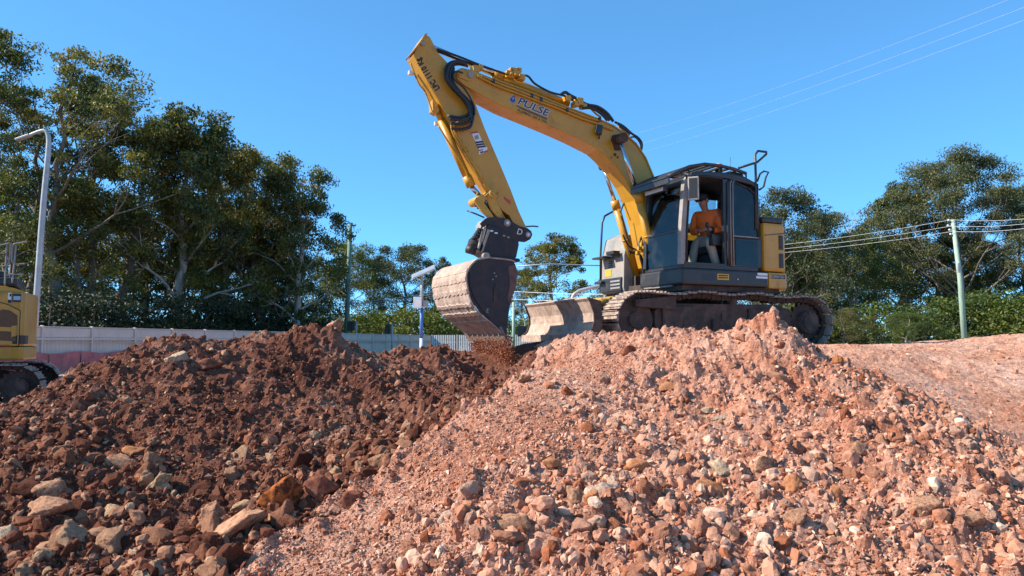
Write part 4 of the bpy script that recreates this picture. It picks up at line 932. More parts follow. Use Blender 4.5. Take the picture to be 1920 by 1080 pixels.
# front lower grey nose
cabo = cab.build('cab', G1, EX); tag(cabo, 'dark grey operator cab with an open doorway')
MB().box(cu1 - .03, cu1 + .035, CV1 - .30, CV1 + .01, .96, 1.18, .02).box(cu1 - .05, cu1 + .028, CV0 - .02, CV0 + .22, .93, 1.16, .02).box(cu1 - .05, cu1 + .02, CV0 + .2, CV1 - .28, .93, 1.15, .015).build('nose_panel', G2, cabo)
# pillars
def pillar(pts, w, d, m, name='pillar'):
    b = MB()
    for (a, c) in zip(pts[:-1], pts[1:]):
        a = Vector(a); c = Vector(c); z = (c - a).normalized(); x = Vector((1, 0, 0)); y = z.cross(x).normalized(); x = y.cross(z)
        Mx = Matrix((x, y, z)).transposed().to_4x4(); Mx.translation = (a + c) / 2
        b.box(-d / 2, d / 2, -w / 2, w / 2, -(c - a).length / 2 - .004, (c - a).length / 2 + .004, .008, Mx)
    return b.build(name, m, cabo)
fz = 2.56
pillar([(cu1 + .0, CV1 - .045, cz0 + .05), (cu1 - .02, CV1 - .045, 1.8), (cu1 - .10, CV1 - .045, fz), (cu1 - .22, CV1 - .05, cz1 - .06)], .085, .09, G2)
pillar([(cu1 + .0, CV0 + .04, cz0 + .05), (cu1 - .02, CV0 + .04, 1.8), (cu1 - .10, CV0 + .04, fz), (cu1 - .22, CV0 + .05, cz1 - .06)], .08, .09, BK)
pillar([(.10, CV1 - .03, cz0 + .05), (.10, CV1 - .03, 2.66)], .06, .10, BK)
pillar([(-.02, CV1 - .02, cz0 + .05), (-.02, CV1 - .02, 2.66)], .05, .06, G1)
pillar([(cu0 + .06, CV1 - .09, cz0 + .05), (cu0 + .05, CV1 - .09, 2.2), (cu0 + .16, CV1 - .09, 2.60)], .07, .10, G1)
pillar([(cu0 + .03, CV0 + .05, cz0 + .05), (cu0 + .05, CV0 + .05, 2.55)], .08, .08, BK)
# roof with a rounded front and rear edge
rf = MB().prism([(cu1 - .14, 2.62), (cu1 - .20, 2.70), (cu1 - .32, 2.745), (.1, 2.775), (-.3, 2.745), (-.52, 2.67), (-.62, 2.56), (-.56, 2.55), (-.46, 2.62), (.1, 2.68), (cu1 - .26, 2.655), (cu1 - .18, 2.60)], CV0, CV1, bev=.02)
rf.build('roof', G1, cabo)
# side wall behind the doorway: lower body, seal and rear side window
sw = MB().box(cu0 + .02, .06, CV1 - .045, CV1 - .015, cz0 + .05, 1.78, .008); sw.build('side_panel', BK, cabo)
def pane(poly, v, m, name='side_window', th=.008): return MB().prism(poly, v, v + th).build(name, m, cabo)
rw = [(-.03, 1.74), (-.03, 2.60), (-.10, 2.63), (-.36, 2.56), (-.50, 2.47), (-.565, 1.74)]
pane(rw, CV1 - .012, GLD)
b = MB()
for (a, c) in zip(rw, rw[1:] + rw[:1]): b.cyl((a[0], CV1 - .002, a[1]), (c[0], CV1 - .002, c[1]), .018, n=6)
b.build('window_frame', SEALM, cabo)
MB().box(-.57, -.03, CV1 - .01, CV1 + .012, 1.735, 1.765, .004).build('window_rail', G2, cabo)
# lower glass pane of the rear panel, reflecting
pane([(-.08, 1.30), (-.08, 1.70), (-.54, 1.70), (-.54, 1.30)], CV1 - .010, GLD, 'lower_window')
# door folded open against the side: its edge shows as upright bars
for uu, mm, rr in ((.045, G1, .014), (.02, G2, .010), (-.03, G2, .010), (.075, BK, .016)):
    rail([(uu, CV1 + .012, cz0 + .06), (uu + .005, CV1 + .016, 1.9), (uu - .01, CV1 + .01, 2.60), (uu - .06, CV1 - .01, 2.66)], rr, mm, 'door_edge', cabo)
rail([(.12, CV1 + .03, 1.35), (.13, CV1 + .06, 1.42), (.13, CV1 + .06, 1.95), (.12, CV1 + .03, 2.02)], .011, BK, 'grab_handle', cabo)
# sill, header and seals of the doorway
MB().box(.10, cu1 - .02, CV1 - .04, CV1 + .006, cz0 + .045, cz0 + .085, .006).build('door_sill', G1, cabo)
rail([(cu1 - .065, CV1 - .004, cz0 + .09), (cu1 - .085, CV1 - .004, 1.8), (cu1 - .155, CV1 - .004, fz), (cu1 - .26, CV1 - .004, 2.655), (.5, CV1 - .002, 2.675), (.16, CV1 - .002, 2.665)], .018, SEALM, 'door_seal', cabo)
# front windows: upper and lower pane
def fpane(z0, z1, v0, v1, m, name):
    fx = lambda z: cu1 + .012 - (0 if z < 1.8 else .02 + .105 * (z - 1.8) / .76)
    V_ = [(fx(z0), v0, z0), (fx(z0), v1, z0), (fx(z1), v1, z1), (fx(z1), v0, z1)]; V_ += [(a - .008, b_, c) for a, b_, c in V_]
    return MB().add(V_, [(0, 1, 2, 3), (7, 6, 5, 4), (0, 4, 5, 1), (1, 5, 6, 2), (2, 6, 7, 3), (3, 7, 4, 0)]).build(name, m, cabo)
fpane(1.80, 2.54, CV0 + .08, CV1 - .09, GLS, 'windscreen'); fpane(1.26, 1.78, CV0 + .08, CV1 - .09, GLD, 'lower_front_window')
MB().box(cu1 - .02, cu1 + .03, CV0 + .07, CV1 - .08, 1.775, 1.80, .004).build('window_bar', BK, cabo)
MB().box(cu1 - .16, cu1 - .06, CV0 + .06, CV1 - .06, 2.52, 2.62, .01).build('header', BK, cabo)
# far side wall with window, rear wall with window
MB().box(cu0, cu1 - .04, CV0, CV0 + .03, cz0, 1.70, .006).build('far_side_panel', BK, cabo)
pane([(cu0 + .1, 1.74), (cu1 - .12, 1.74), (cu1 - .22, 2.54), (cu0 + .12, 2.54)], CV0 + .01, GLS, 'far_window')
MB().box(.28, .33, CV0 - .004, CV0 + .03, 1.70, 2.6).box(cu0, cu1 - .2, CV0, CV0 + .03, 2.54, 2.66).build('window_bar', BK, cabo)
MB().box(cu0 - .01, cu0 + .03, CV0, CV1 - .12, cz0, 2.0, .006).box(cu0 - .01, cu0 + .03, CV0, CV1 - .12, 2.42, 2.56, .006).box(cu0 - .01, cu0 + .03, CV1 - .3, CV1 - .12, 2.0, 2.42).build('rear_panel', BK, cabo)
MB().box(cu0, cu0 + .01, CV0 + .05, CV1 - .3, 2.0, 2.42).build('rear_window', GLS, cabo)
MB().box(cu0 + .03, cu1 - .05, CV0 + .03, CV1 - .05, cz0 + .05, cz0 + .075).build('floor', BK, cabo)
# seat, console, levers, screen
SEAT = mat('seat_cloth', (.035, .035, .04), .9, bmp=.1); sx, sy = -.02, .70
st_ = MB().box(sx - .26, sx + .26, sy - .25, sy + .25, 1.50, 1.62, .04).box(sx - .2, sx + .2, sy - .2, sy + .2, cz0 + .06, 1.5, .02).prism([(sx - .22, 1.60), (sx - .10, 1.60), (sx - .22, 2.18), (sx - .32, 2.18)], sy - .24, sy + .24, bev=.03).box(sx - .33, sx - .23, sy - .13, sy + .13, 2.2, 2.42, .03)
st_.build('seat', SEAT, cabo)
for s in (-.36, .36):
    MB().box(sx - .2, sx + .32, sy + s - .06, sy + s + .06, 1.60, 1.78, .025).build('armrest', BK, cabo)
    MB().cyl((sx + .34, sy + s, 1.72), (sx + .38, sy + s, 1.90), .014, n=8).ball((sx + .385, sy + s, 1.93), .035, (1, 1, 1.4)).build('control_lever', BK, cabo)
for s in (-.1, .1): MB().cyl((.62, sy + s, cz0 + .06), (.56, sy + s, 1.85), .012, n=8).ball((.56, sy + s, 1.88), .03).box(.56, .74, sy + s - .05, sy + s + .05, cz0 + .08, cz0 + .10, .004).build('travel_lever', BK, cabo)
MB().box(.66, .72, CV0 + .06, CV0 + .30, 1.95, 2.16, .01).cyl((.68, CV0 + .1, cz0), (.68, CV0 + .1, 1.98), .02, n=8).build('monitor', BK, cabo)
MB().box(.40, .46, CV0 + .035, CV0 + .16, 1.55, 1.95, .01).build('side_tray', mat('hi_vis_yellow', (.62, .55, .06), .8), cabo)
MB().cyl((.80, .42, 1.98), (.83, .42, 1.98), .105, n=24).cyl((.78, .42, 1.98), (.80, .42, 1.98), .05, n=12).cyl((.80, .42, 1.60), (.80, .42, 1.90), .012, n=6).build('fan', BK, cabo)
# mirror at the front near corner
mp = U3(1300, 353, CV1 + .13); MM = Matrix.Translation(mp) @ Matrix.Rotation(R(42), 4, 'Z')
mo = MB().box(-.025, .02, -.085, .085, -.185, .185, .02, MM).build('mirror', G2, cabo)
MB().box(.021, .025, -.060, .060, -.155, .155, 0, MM).build('mirror_glass', INK, mo)
rail([(cu1 - .12, CV1 - .02, 2.60), (cu1 - .02, CV1 + .06, 2.66), tuple(mp + Vector((0, 0, .17)))], .014, BK, 'mirror_arm', cabo)
# falling-object guard over roof and front
gd = MB(); gz = lambda u: 2.86 - .10 * max(0, (u - .35)) ** 2 * 3 - .05 * max(0, -u) 
us = [-.35, -.1, .2, .5, .8, 1.02, 1.20]
gpts = lambda v: [(u, v, (2.80, 2.85, 2.875, 2.87, 2.80, 2.70, 2.60)[i]) for i, u in enumerate(us)]
for v in (CV0 + .0, CV1 - .02):
    P = gpts(v); gd.tube(P, .028, 6)
    for q in (0, 2, 4): gd.cyl(P[q], (P[q][0], P[q][1], P[q][2] - .12), .014, n=6)
for i, u in enumerate(np.linspace(-.3, 1.2, 12)):
    z = float(np.interp(u, us, [2.80, 2.85, 2.875, 2.87, 2.80, 2.70, 2.60])); gd.box(u - .03, u + .03, CV0, CV1 - .02, z - .012, z + .012)
gd.box(1.185, 1.215, CV0 - .02, CV1, 2.50, 2.62)
gd.build('roof_guard', BK, cabo)
for (u, v, z, w_) in ((1.12, .72, 2.56, .075), (1.10, .26, 2.47, .05)):
    lo = MB().box(u - .05, u + .045, v - w_, v + w_, z - .05, z + .05, .012).build('work_lamp', BK, cabo); MB().box(u + .046, u + .052, v - w_ + .01, v + w_ - .01, z - .042, z + .042, .002).build('lens', LENS, lo)
lo = MB().box(1.02, 1.09, .40, .92, 2.44, 2.52, .015).build('light_bar', BK, cabo); MB().box(1.091, 1.098, .42, .90, 2.45, 2.51, .002).build('lens', LENS, lo)
bp = U3(1347, 317, .95); be = MB().cyl(bp + Vector((0, 0, -.10)), bp, .055, n=18).build('beacon', BK, cabo); MB().cyl(bp, bp + Vector((0, 0, .085)), .068, .058, n=18).build('beacon_lens', ORG, be)
MB().prism([(-.38, 2.73), (-.10, 2.78), (-.12, 2.84), (-.34, 2.80)], .95, 1.12, bev=.01).build('roof_bracket', BK, cabo)
MB().cyl((-.10, 1.1, 2.72), (-.10, 1.1, 3.06), .004, n=5).build('aerial', BK, cabo)
# grille slots and stickers on the skirt, below the cab
for k in range(3):
    for j in range(3): MB().box(.42 + j * .085 - .035, .42 + j * .085 + .035, 1.2352, 1.238, 1.03 + k * .035, 1.042 + k * .035).build('vent_slot', INK, EX)
MB().box(.10, .33, 1.2355, 1.239, 1.04, 1.135).build('sticker', AMB, EX)
for k in range(2): MB().box(.12, .31, 1.2392, 1.2402, 1.065 + k * .035, 1.085 + k * .035).build('sticker_print', INK, EX)
MB().ball((-.08, 1.24, 1.06), .012).build('bolt', WHT, EX)
# handrails: near side behind the cab
rail([U3(1417, 430, 1.2), U3(1417, 330, 1.2), U3(1416, 290, 1.2), U3(1421, 283, 1.2), U3(1437, 285, 1.2), U3(1437, 289, 1.2), U3(1420, 304, 1.2), U3(1385, 315, 1.15)], .020, BK, 'handrail', EX)
rail([U3(1420, 340, 1.2), U3(1425, 326, 1.2), U3(1432, 321, 1.2), U3(1441, 323, 1.2), U3(1436, 332, 1.2), U3(1432, 350, 1.2), U3(1424, 356, 1.2)], .016, BK, 'handrail', EX)
rail([U3(1418, 430, 1.2), U3(1420, 400, 1.2), U3(1419, 345, 1.2)], .024, BK, 'handrail', EX)
# far side rail
rail([U3(1126, 548, -1.2), U3(1126, 480, -1.2), U3(1129, 418, -1.2), U3(1134, 405, -1.2), U3(1150, 396, -1.2), U3(1160, 398, -.9)], .020, BK, 'handrail', EX)

# ---- boom
BV = -.10; BW = .20; bv = BV + BW
top = [(857,134),(866,127),(886,131),(925,147),(961,160),(997,173),(1030,187),(1063,200),(1093,211),(1123,223),(1150,235),(1173,251),(1193,269),(1211,296),(1226,332),(1240,380),(1251,430),(1260,480),(1262,505)]
bot = [(1240,515),(1222,500),(1212,460),(1204,420),(1192,375),(1178,345),(1160,318),(1138,294),(1123,280),(1080,258),(1040,240),(1000,223),(944,200),(903,178),(870,159),(857,147)]
boom = MB().prism([P2(a, b, bv) for a, b in top + bot], BV - BW, bv, bev=.012).build('boom', Y1, EX)
# flanges: thin plates proud of the box along its top edge
fl = MB(); tp = [U3(a, b, bv) for a, b in top[3:15]]
for a, b in zip(tp[:-1], tp[1:]):
    d = (b - a).normalized(); nrm = Vector((-d.z, 0, d.x)); fl.add([a + Vector((0, .02, 0)), b + Vector((0, .02, 0)), b + Vector((0, .02, 0)) - nrm * -.022, a + Vector((0, .02, 0)) - nrm * -.022, a + Vector((0, -2 * BW - .02, 0)), b + Vector((0, -2 * BW - .02, 0)), b + Vector((0, -2 * BW - .02, 0)) + nrm * .022, a + Vector((0, -2 * BW - .02, 0)) + nrm * .022], [(0, 1, 2, 3), (7, 6, 5, 4), (3, 2, 6, 7), (0, 4, 5, 1), (0, 3, 7, 4), (1, 5, 6, 2)])
fl.build('top_flange', Y1, boom)
# side pipes
def pipe(pts, v, r, m, name, par, n=8, k=5): return MB().tube(spline([U3(a, b, v) for a, b in pts], k), r, n).build(name, m, par)
pipe([(895,142),(930,160),(965,173),(1010,190),(1050,205),(1090,222),(1120,232),(1150,244)], bv + .035, .016, Y1, 'side_pipe', boom)
pipe([(903,141),(935,156),(970,169),(1012,186),(1052,200),(1092,216),(1125,227)], bv + .040, .014, Y1, 'side_pipe', boom)
for a, b in ((997,180),(1014,187),(925,153),(1063,207),(1124,224)): MB().box(-.02, .02, -.03, .03, -.035, .035, .006, Matrix.Translation(U3(a, b, bv + .03))).build('pipe_clamp', BK, boom)
# arm cylinder on top of the boom
c0, c1, c2 = U3(800, 84, BV), U3(925, 139, BV), U3(1065, 196, BV)
acy = MB().tube([c1 + (c1 - c2) * .0, c2 + (c2 - c1) * .0], .070, 16).cyl(c1, c1 + (c2 - c1) * .12, .085, n=16).build('arm_cylinder', Y1, EX); MB().cyl(c0, c1, .042, n=16).build('rod', CHR, acy)
MB().ball(tuple(c0), .075, (1, 1.3, 1)).build('rod_eye', Y2, acy)
b = MB()
for (a_, b_, s) in ((952, 143, .07), (961, 139, .085), (973, 148, .06), (968, 135, .045), (955, 136, .04)):
    p = U3(a_, b_, BV + .05); b.box(p.x - s, p.x + s, p.y - .10, p.y + .12, p.z - s * .8, p.z + s * .8, .015)
for k in range(4): p = U3(950 + k * 8, 138 + k * 2, BV + .18); b.cyl(p, p + Vector((0, .05, .02)), .022, n=8)
b.build('valve_block', Y1, boom)
b = MB()
for (a_, b_, s) in ((1062, 186, .045), (1084, 192, .06), (1078, 196, .04), (1093, 200, .035), (890, 131, .05), (899, 128, .035)): p = U3(a_, b_, BV + .12); MB().box(p.x - s, p.x + s, p.y - .08, p.y + .08, p.z - s, p.z + s, .01).build('hose_bracket', Y1, boom)
for pts, v, r in (([(820,92),(860,106),(900,122),(940,136),(953,140)], .06, .018), ([(820,96),(862,112),(895,124)], .0, .018), ([(975,141),(990,143),(1003,157),(1030,172),(1052,178),(1063,181)], .05, .018),
                  ([(1052,177),(1060,173),(1068,178),(1085,187),(1100,196),(1120,200),(1138,212),(1150,228)], .05, .026), ([(1092,203),(1110,203),(1128,214),(1139,226)], .10, .024), ([(1060,183),(1080,189),(1105,197),(1125,206),(1143,226)], -.05, .024),
                  ([(1153,229),(1168,236),(1184,250),(1196,258),(1203,268),(1203,278),(1201,284)], .02, .020), ([(1158,232),(1172,243),(1182,251)], .12, .018), ([(1175,260),(1190,257),(1200,268),(1202,282)], .08, .014)):
    pipe(pts, v, r, HOS, 'hose', boom)
for pts, v in (([(1088,193),(1105,202),(1118,214),(1127,220)], .0), ([(1160,236),(1170,246),(1180,254)], -.02)): pipe(pts, v, .016, Y1, 'pipe', boom)
# lamp and rusty pin boss on the near face
p = U3(1124, 243, bv + .07); Ml = Matrix.Translation(p) @ Matrix.Rotation(R(-30), 4, 'Z') @ Matrix.Rotation(R(-10), 4, 'Y')
lo = MB().box(-.05, .05, -.055, .055, -.085, .07, .02, Ml).cyl(p + Vector((0, 0, -.09)), p + Vector((-.01, -.04, -.14)), .015, n=6).build('boom_lamp', BK, boom); MB().box(.051, .058, -.045, .045, -.06, .06, .004, Ml).build('lens', LENS, lo)
pb = U3(1160, 262, bv); rb = MB().cyl(pb + Vector((0, -.01, 0)), pb + Vector((0, .16, 0)), .085, n=20).prism([U(1145, 262, bv), U(1148, 254, bv), U(1162, 251, bv), U(1170, 262, bv), U(1163, 282, bv), U(1152, 282, bv), U(1149, 270, bv)], bv + .001, bv + .02)
rb.build('pin_boss', RUST, boom)
for a_, b_, s in ((1153, 290, .03), (1158, 295, .022), (1146, 296, .014)): p = U3(a_, b_, bv); MB().cyl(p, p + Vector((0, .004, 0)), s, n=7).build('grease_spot', RUST, boom)
p = U3(1165, 320, bv); 
# boom cylinders
def ram(v, rod0, rodend, foot, r, name='boom_cylinder', m=Y1):
    a, b_, c = U3(*rod0, v), U3(*rodend, v), U3(*foot, v)
    o = MB().cyl(b_, c, r, n=20).cyl(b_, b_ + (c - b_) * .11, r * 1.14, n=20).cyl(b_ + (c - b_) * .5, b_ + (c - b_) * .515, r * 1.12, n=20).ball(tuple(c), r * 1.15, (1, 1.2, 1)).build(name, m, EX)
    MB().cyl(a, b_, r * .52, n=16).build('rod', CHR, o); MB().cyl(a + Vector((0, -.07, 0)), a + Vector((0, .07, 0)), r * .9, n=16).build('rod_eye', RUST, o); return o
ram(BV + .36, (1161, 262), (1196, 362), (1232, 522), .066)
rl = ram(BV - .36, (1131, 312), (1152, 376), (1195, 522), .066)
p = U3(1195, 524, BV - .36); MB().box(p.x - .1, p.x + .1, p.y - .09, p.y + .09, p.z - .42, p.z + .06, .02).build('cylinder_bracket', UND, EX)
MB().tube(spline([p + Vector((0, .06, .15)) for p in (U3(1161, 392, BV - .36), U3(1172, 410, BV - .36), U3(1178, 440, BV - .3))], 5), .012, 6).build('hose', HOS, rl)
for pts, v, r in (([(1163,398),(1170,382),(1180,378),(1176,390),(1184,400),(1190,404)], -.25, .016), ([(1180,475),(1195,468),(1200,450),(1206,440)], .0, .018), ([(1178,470),(1190,475),(1202,480),(1206,500)], .05, .018), ([(1200,480),(1205,500),(1208,520),(1216,528)], .12, .02), ([(1168,440),(1178,460),(1192,468)], -.1, .016), ([(1165,402),(1172,430),(1180,455)], -.2, .012)):
    pipe(pts, v, r, HOS, 'hose', EX)
b = MB()
for a_, b_ in ((1199, 466), (1204, 458), (1196, 474), (1206, 470)): p = U3(a_, b_, .14); b.box(p.x - .035, p.x + .035, p.y - .03, p.y + .03, p.z - .03, p.z + .03, .008)
b.build('hose_fitting', Y1, EX)
# lettering and drop emblem on the boom
def tdir(a, b, v): return (U3(*b, v) - U3(*a, v)).normalized()
xd = tdir((970, 187), (1028, 212), bv); zd = Vector((-xd.z, 0, xd.x)); zd = -zd if zd.z < 0 else zd
base_ = U3(969, 194, bv) + Vector((0, .004, 0)); ts = (U3(1028, 214, bv) - U3(969, 195, bv)).length
t1 = text('lettering', 'PULSE', .17, NAVY, boom, base_, xd, zd, .002, .2, 1.0, .001)
xs_ = [v.co.dot(xd) for v in t1.data.vertices]; k = ts / (max(xs_) - min(xs_))
for v in t1.data.vertices: d = v.co.dot(xd); v.co += xd * (d * k - d)
t1b = text('lettering', 'PULSE', .17, SILV, boom, base_ + Vector((0, -.0025, 0)), xd, zd, .001, .2, 1.0, .010)
for v in t1b.data.vertices: d = v.co.dot(xd); v.co += xd * (d * k - d)
q0 = base_ - zd * .03; MB().add([q0, q0 + xd * ts, q0 + xd * ts - zd * .014, q0 - zd * .014], [(0, 1, 2, 3)]).add([q0 - zd * .022 + xd * .05, q0 + xd * ts - zd * .022, q0 + xd * ts - zd * .03, q0 - zd * .03 + xd * .08], [(0, 1, 2, 3)]).build('underline', NAVY, boom)
t2 = text('lettering', 'PLUMBING, GAS & CIVIL', .055, INK, boom, q0 - zd * .085 + xd * .04, xd, zd, .001, 0, 1.0, 0)
xs_ = [v.co.dot(xd) for v in t2.data.vertices]; k2 = (ts - .03) / (max(xs_) - min(xs_))
for v in t2.data.vertices: d = v.co.dot(xd); v.co += xd * (d * k2 - d)
dc = U3(961, 187.5, bv) + Vector((0, .004, 0)); dr = (U3(966, 187.5, bv) - U3(961, 187.5, bv)).length
def flatpoly(pts2, m, name, par, off): 
    V_ = [dc + xd * a + zd * c + Vector((0, off, 0)) for a, c in pts2]; return MB().add(V_, [tuple(range(len(V_)))]).build(name, m, par)
drop = lambda s, top_: [(s * math.cos(R(t)), s * math.sin(R(t)) * .95) for t in range(-205, 26, 14)] + [(s * .55, s * .95), (s * .05, top_), (-s * .5, s * .95)]
flatpoly(drop(dr * 1.15, dr * 2.3), SILV, 'emblem_rim', boom, 0); flatpoly(drop(dr, dr * 1.9), BLU, 'emblem', boom, .0015)
flatpoly([(-dr * .1, -dr * .2), (dr * .2, dr * .4), (dr * .05, dr * 1.2), (-dr * .15, dr * .5)], SILV, 'emblem_flame', boom, .003)
flatpoly([(dr * .35, dr * .9), (dr * .6, dr * 1.4), (dr * .5, dr * 2.2), (dr * .2, dr * 1.4)], RED, 'emblem_flame', boom, .003)

# ---- arm
AW = .15; av = BV + AW
near = [(799,65),(806,69),(812,80),(820,97),(836,114),(856,135),(876,160),(892,195),(908,238),(918,262),(940,313),(958,356),(973,396),(986,424),(992,436),(985,447),(974,444),(966,425),(955,404),(942,395),(930,380),(914,352),(898,325),(880,294),(862,262),(846,232),(834,212),(821,186),(801,152),(775,103),(783,86),(793,68)]
arm = MB().prism([P2(a, b, av) for a, b in near], BV - AW, av, bev=.010).build('arm', Y1, EX)
b = MB(); F_ = [(772,98),(786,80),(795,66),(799,63)]
for q0_, q1_ in zip(F_[:-1], F_[1:]):
    a, c = U3(*q0_, av), U3(*q1_, av); d = (c - a).normalized(); nn = Vector((-d.z, 0, d.x)) * .02
    V_ = [a + Vector((0, .03, 0)), c + Vector((0, .03, 0)), c + Vector((0, .03, 0)) + nn, a + Vector((0, .03, 0)) + nn]; V_ += [p - Vector((0, 2 * AW + .06, 0)) for p in V_]
    b.add(V_, [(0, 1, 2, 3), (7, 6, 5, 4), (3, 2, 6, 7), (0, 4, 5, 1), (0, 3, 7, 4), (1, 5, 6, 2)])
b.build('arm_flange', Y1, arm)
p = U3(792, 82, av); MB().cyl(p, p + Vector((0, .025, 0)), .035, n=12).build('pin', G2, arm)
p = U3(879, 144, av + .0); MB().cyl(p - Vector((0, .38, 0)), p + Vector((0, .10, 0)), .05, n=14).build('pin', G2, arm)
# boom tip lug clasping the arm, near side
MB().prism([U(856,132, av+.05), U(864,128, av+.05), U(884,141, av+.05), U(886,150, av+.05), U(878,153, av+.05), U(860,146, av+.05)], av + .02, av + .07, bev=.01).build('boom_lug', Y1, boom)
# big hose loop between boom and arm
hp_ = [(873,119),(858,115),(846,117),(837,125),(834,138),(838,152),(850,168),(864,182),(875,197),(880,210),(874,217),(860,220),(842,218)]
for j, (dx, dy, v) in enumerate(((0, 0, av + .10), (4.5, 3, av + .13), (9, 6, av + .10), (13.5, 9, av + .07))):
    pts = [(a + dx * (1 if 2 < i < 9 else .3), b_ + dy * (.6 if i < 9 else 1.3 + .4 * j)) for i, (a, b_) in enumerate(hp_)]
    pipe(pts, v, .022, HOS, 'hose', arm, 8, 6)
pipe([(868,137),(855,134),(850,144),(857,154),(868,163),(880,180),(889,200),(890,215)], av + .12, .014, HOS, 'hose', arm)
for (a0, a1) in (((838, 217), (858, 220)), ((850, 233), (872, 225)), ((866, 119), (874, 124))): MB().cyl(U3(*a0, av + .06), U3(*a1, av + .10), .018, n=8).build('hose_coupling', G2, arm)
# pipes running down the arm
pipe([(851,235),(853,250),(862,264),(878,292),(893,318),(904,336),(912,352),(928,366)], av + .02, .016, Y1, 'side_pipe', arm)
pipe([(858,240),(860,254),(872,275),(886,300),(902,330),(920,358),(936,368)], av + .03, .012, Y2, 'side_pipe', arm)
pipe([(846,232),(848,246),(858,266),(874,292),(890,320),(898,336)], av + .0, .018, Y2, 'side_pipe', arm)
# bucket cylinder along the front of the arm
a, b_, c = U3(816, 196, BV), U3(827, 226, BV), U3(884, 350, BV)
bc = MB().cyl(b_, c, .062, n=20).cyl(b_ - (c - b_) * .12, b_, .045, n=14).cyl(c - (c - b_) * .16, c, .075, n=18).build('bucket_cylinder', Y1, EX)
MB().cyl(c, U3(902, 370, BV), .040, n=14).build('rod', CHR, bc); MB().cyl(U3(905, 372, BV + .12), U3(905, 372, BV - .12), .065, n=16).build('rod_eye', Y2, bc)
pipe([(822,236),(838,262),(856,290),(872,318),(878,334)], BV + .07, .013, Y1, 'side_pipe', bc)
MB().prism([U(812,186, av-.02), U(818,188, av-.02), U(826,205, av-.02), U(822,212, av-.02), U(813,206, av-.02)], BV - .08, BV + .10, bev=.01).build('cylinder_lug', Y1, arm)
MB().tube(spline([U3(770, 118, av), U3(778, 140, av + .0), U3(786, 158, av + .02), U3(797, 172, av), U3(806, 196, av), U3(812, 214, av)], 5), .012, 6).build('grease_line', Y2, arm)
pipe([(783,140),(800,165),(812,186),(820,200)], av + .01, .016, Y1, 'side_pipe', arm)
MB().box(-.03, .05, -.04, .04, -.03, .03, .01, Matrix.Translation(U3(772, 137, av - .05))).box(-.03, .03, -.03, .03, -.03, .03, .01, Matrix.Translation(U3(818, 232, av - .2))).build('arm_lamp', LENS, arm)
# links and coupler
lk = lambda pts, v0, v1, m, nm, par, bev=.01: MB().prism([U(a, b_, (v0 + v1) / 2) for a, b_ in pts], v0, v1, bev=bev).build(nm, m, par)
for v in (BV + .17, BV - .17):
    lk([(888,376),(893,369),(900,371),(912,388),(926,408),(918,412),(902,396)], v - .025, v + .025, Y2, 'bucket_link', arm)
    lk([(907,368),(916,361),(925,366),(935,388),(948,412),(940,418),(922,396)], v - .025, v + .025, Y2, 'side_link', arm)
p = U3(915, 368, BV); MB().cyl(p - Vector((0, .22, 0)), p + Vector((0, .24, 0)), .07, n=18).cyl(p + Vector((0, .24, 0)), p + Vector((0, .25, 0)), .035, n=12).build('pin', Y2, arm)
p = U3(894, 377, BV); MB().cyl(p - Vector((0, .20, 0)), p + Vector((0, .20, 0)), .065, n=18).build('pin', Y2, arm)
b = MB()
for k in range(9):
    q = U3(900 + k * 5, 382 + k * 4.2, BV + .05 * math.sin(k * 2)); b.box(q.x - .05, q.x + .05, q.y - .12, q.y + .12, q.z - .035, q.z + .035, .01)
b.build('link_guard', ST1, arm)
rail([U3(876, 395, BV), U3(892, 401, BV + .1), U3(908, 408, BV + .1)], .012, BK, 'guide_bar', arm); rail([U3(984, 425, BV - .1), U3(1000, 424, BV - .1), U3(1009, 425, BV - .1)], .012, BK, 'guide_bar', arm)
co = [(900,419),(911,409),(930,407),(945,410),(958,418),(975,425),(988,428),(995,434),(997,441),(993,449),(984,454),(974,453),(960,446),(942,438),(925,428),(915,421),(904,424)]
cp = lk(co, BV + .17, BV + .23, ST1, 'quick_coupler', EX); lk(co, BV - .23, BV - .17, ST1, 'side_plate', cp); lk([(906,416),(940,412),(972,430),(975,446),(940,436),(915,424)], BV - .17, BV + .17, ST1, 'block', cp)
for (a_, b_, r, m) in ((951, 418, .055, G2), (990, 440, .045, G2)):
    p = U3(a_, b_, BV + .23); MB().cyl(p - Vector((0, .5, 0)), p + Vector((0, .012, 0)), r, n=18).build('pin', m, cp); MB().cyl(p + Vector((0, .012, 0)), p + Vector((0, .018, 0)), r * .45, n=12).build('pin_cap', WHT, cp)
text('lettering', 'D', .13, WHT, cp, U3(968, 438, BV + .232), (-math.cos(R(12)), 0, -math.sin(R(12))), (math.sin(-R(12)), 0, math.cos(R(12))), .001, .1)
lk([(897,422),(902,414),(907,414),(905,424),(896,430)], BV - .1, BV + .12, G2, 'hose_guard', cp)
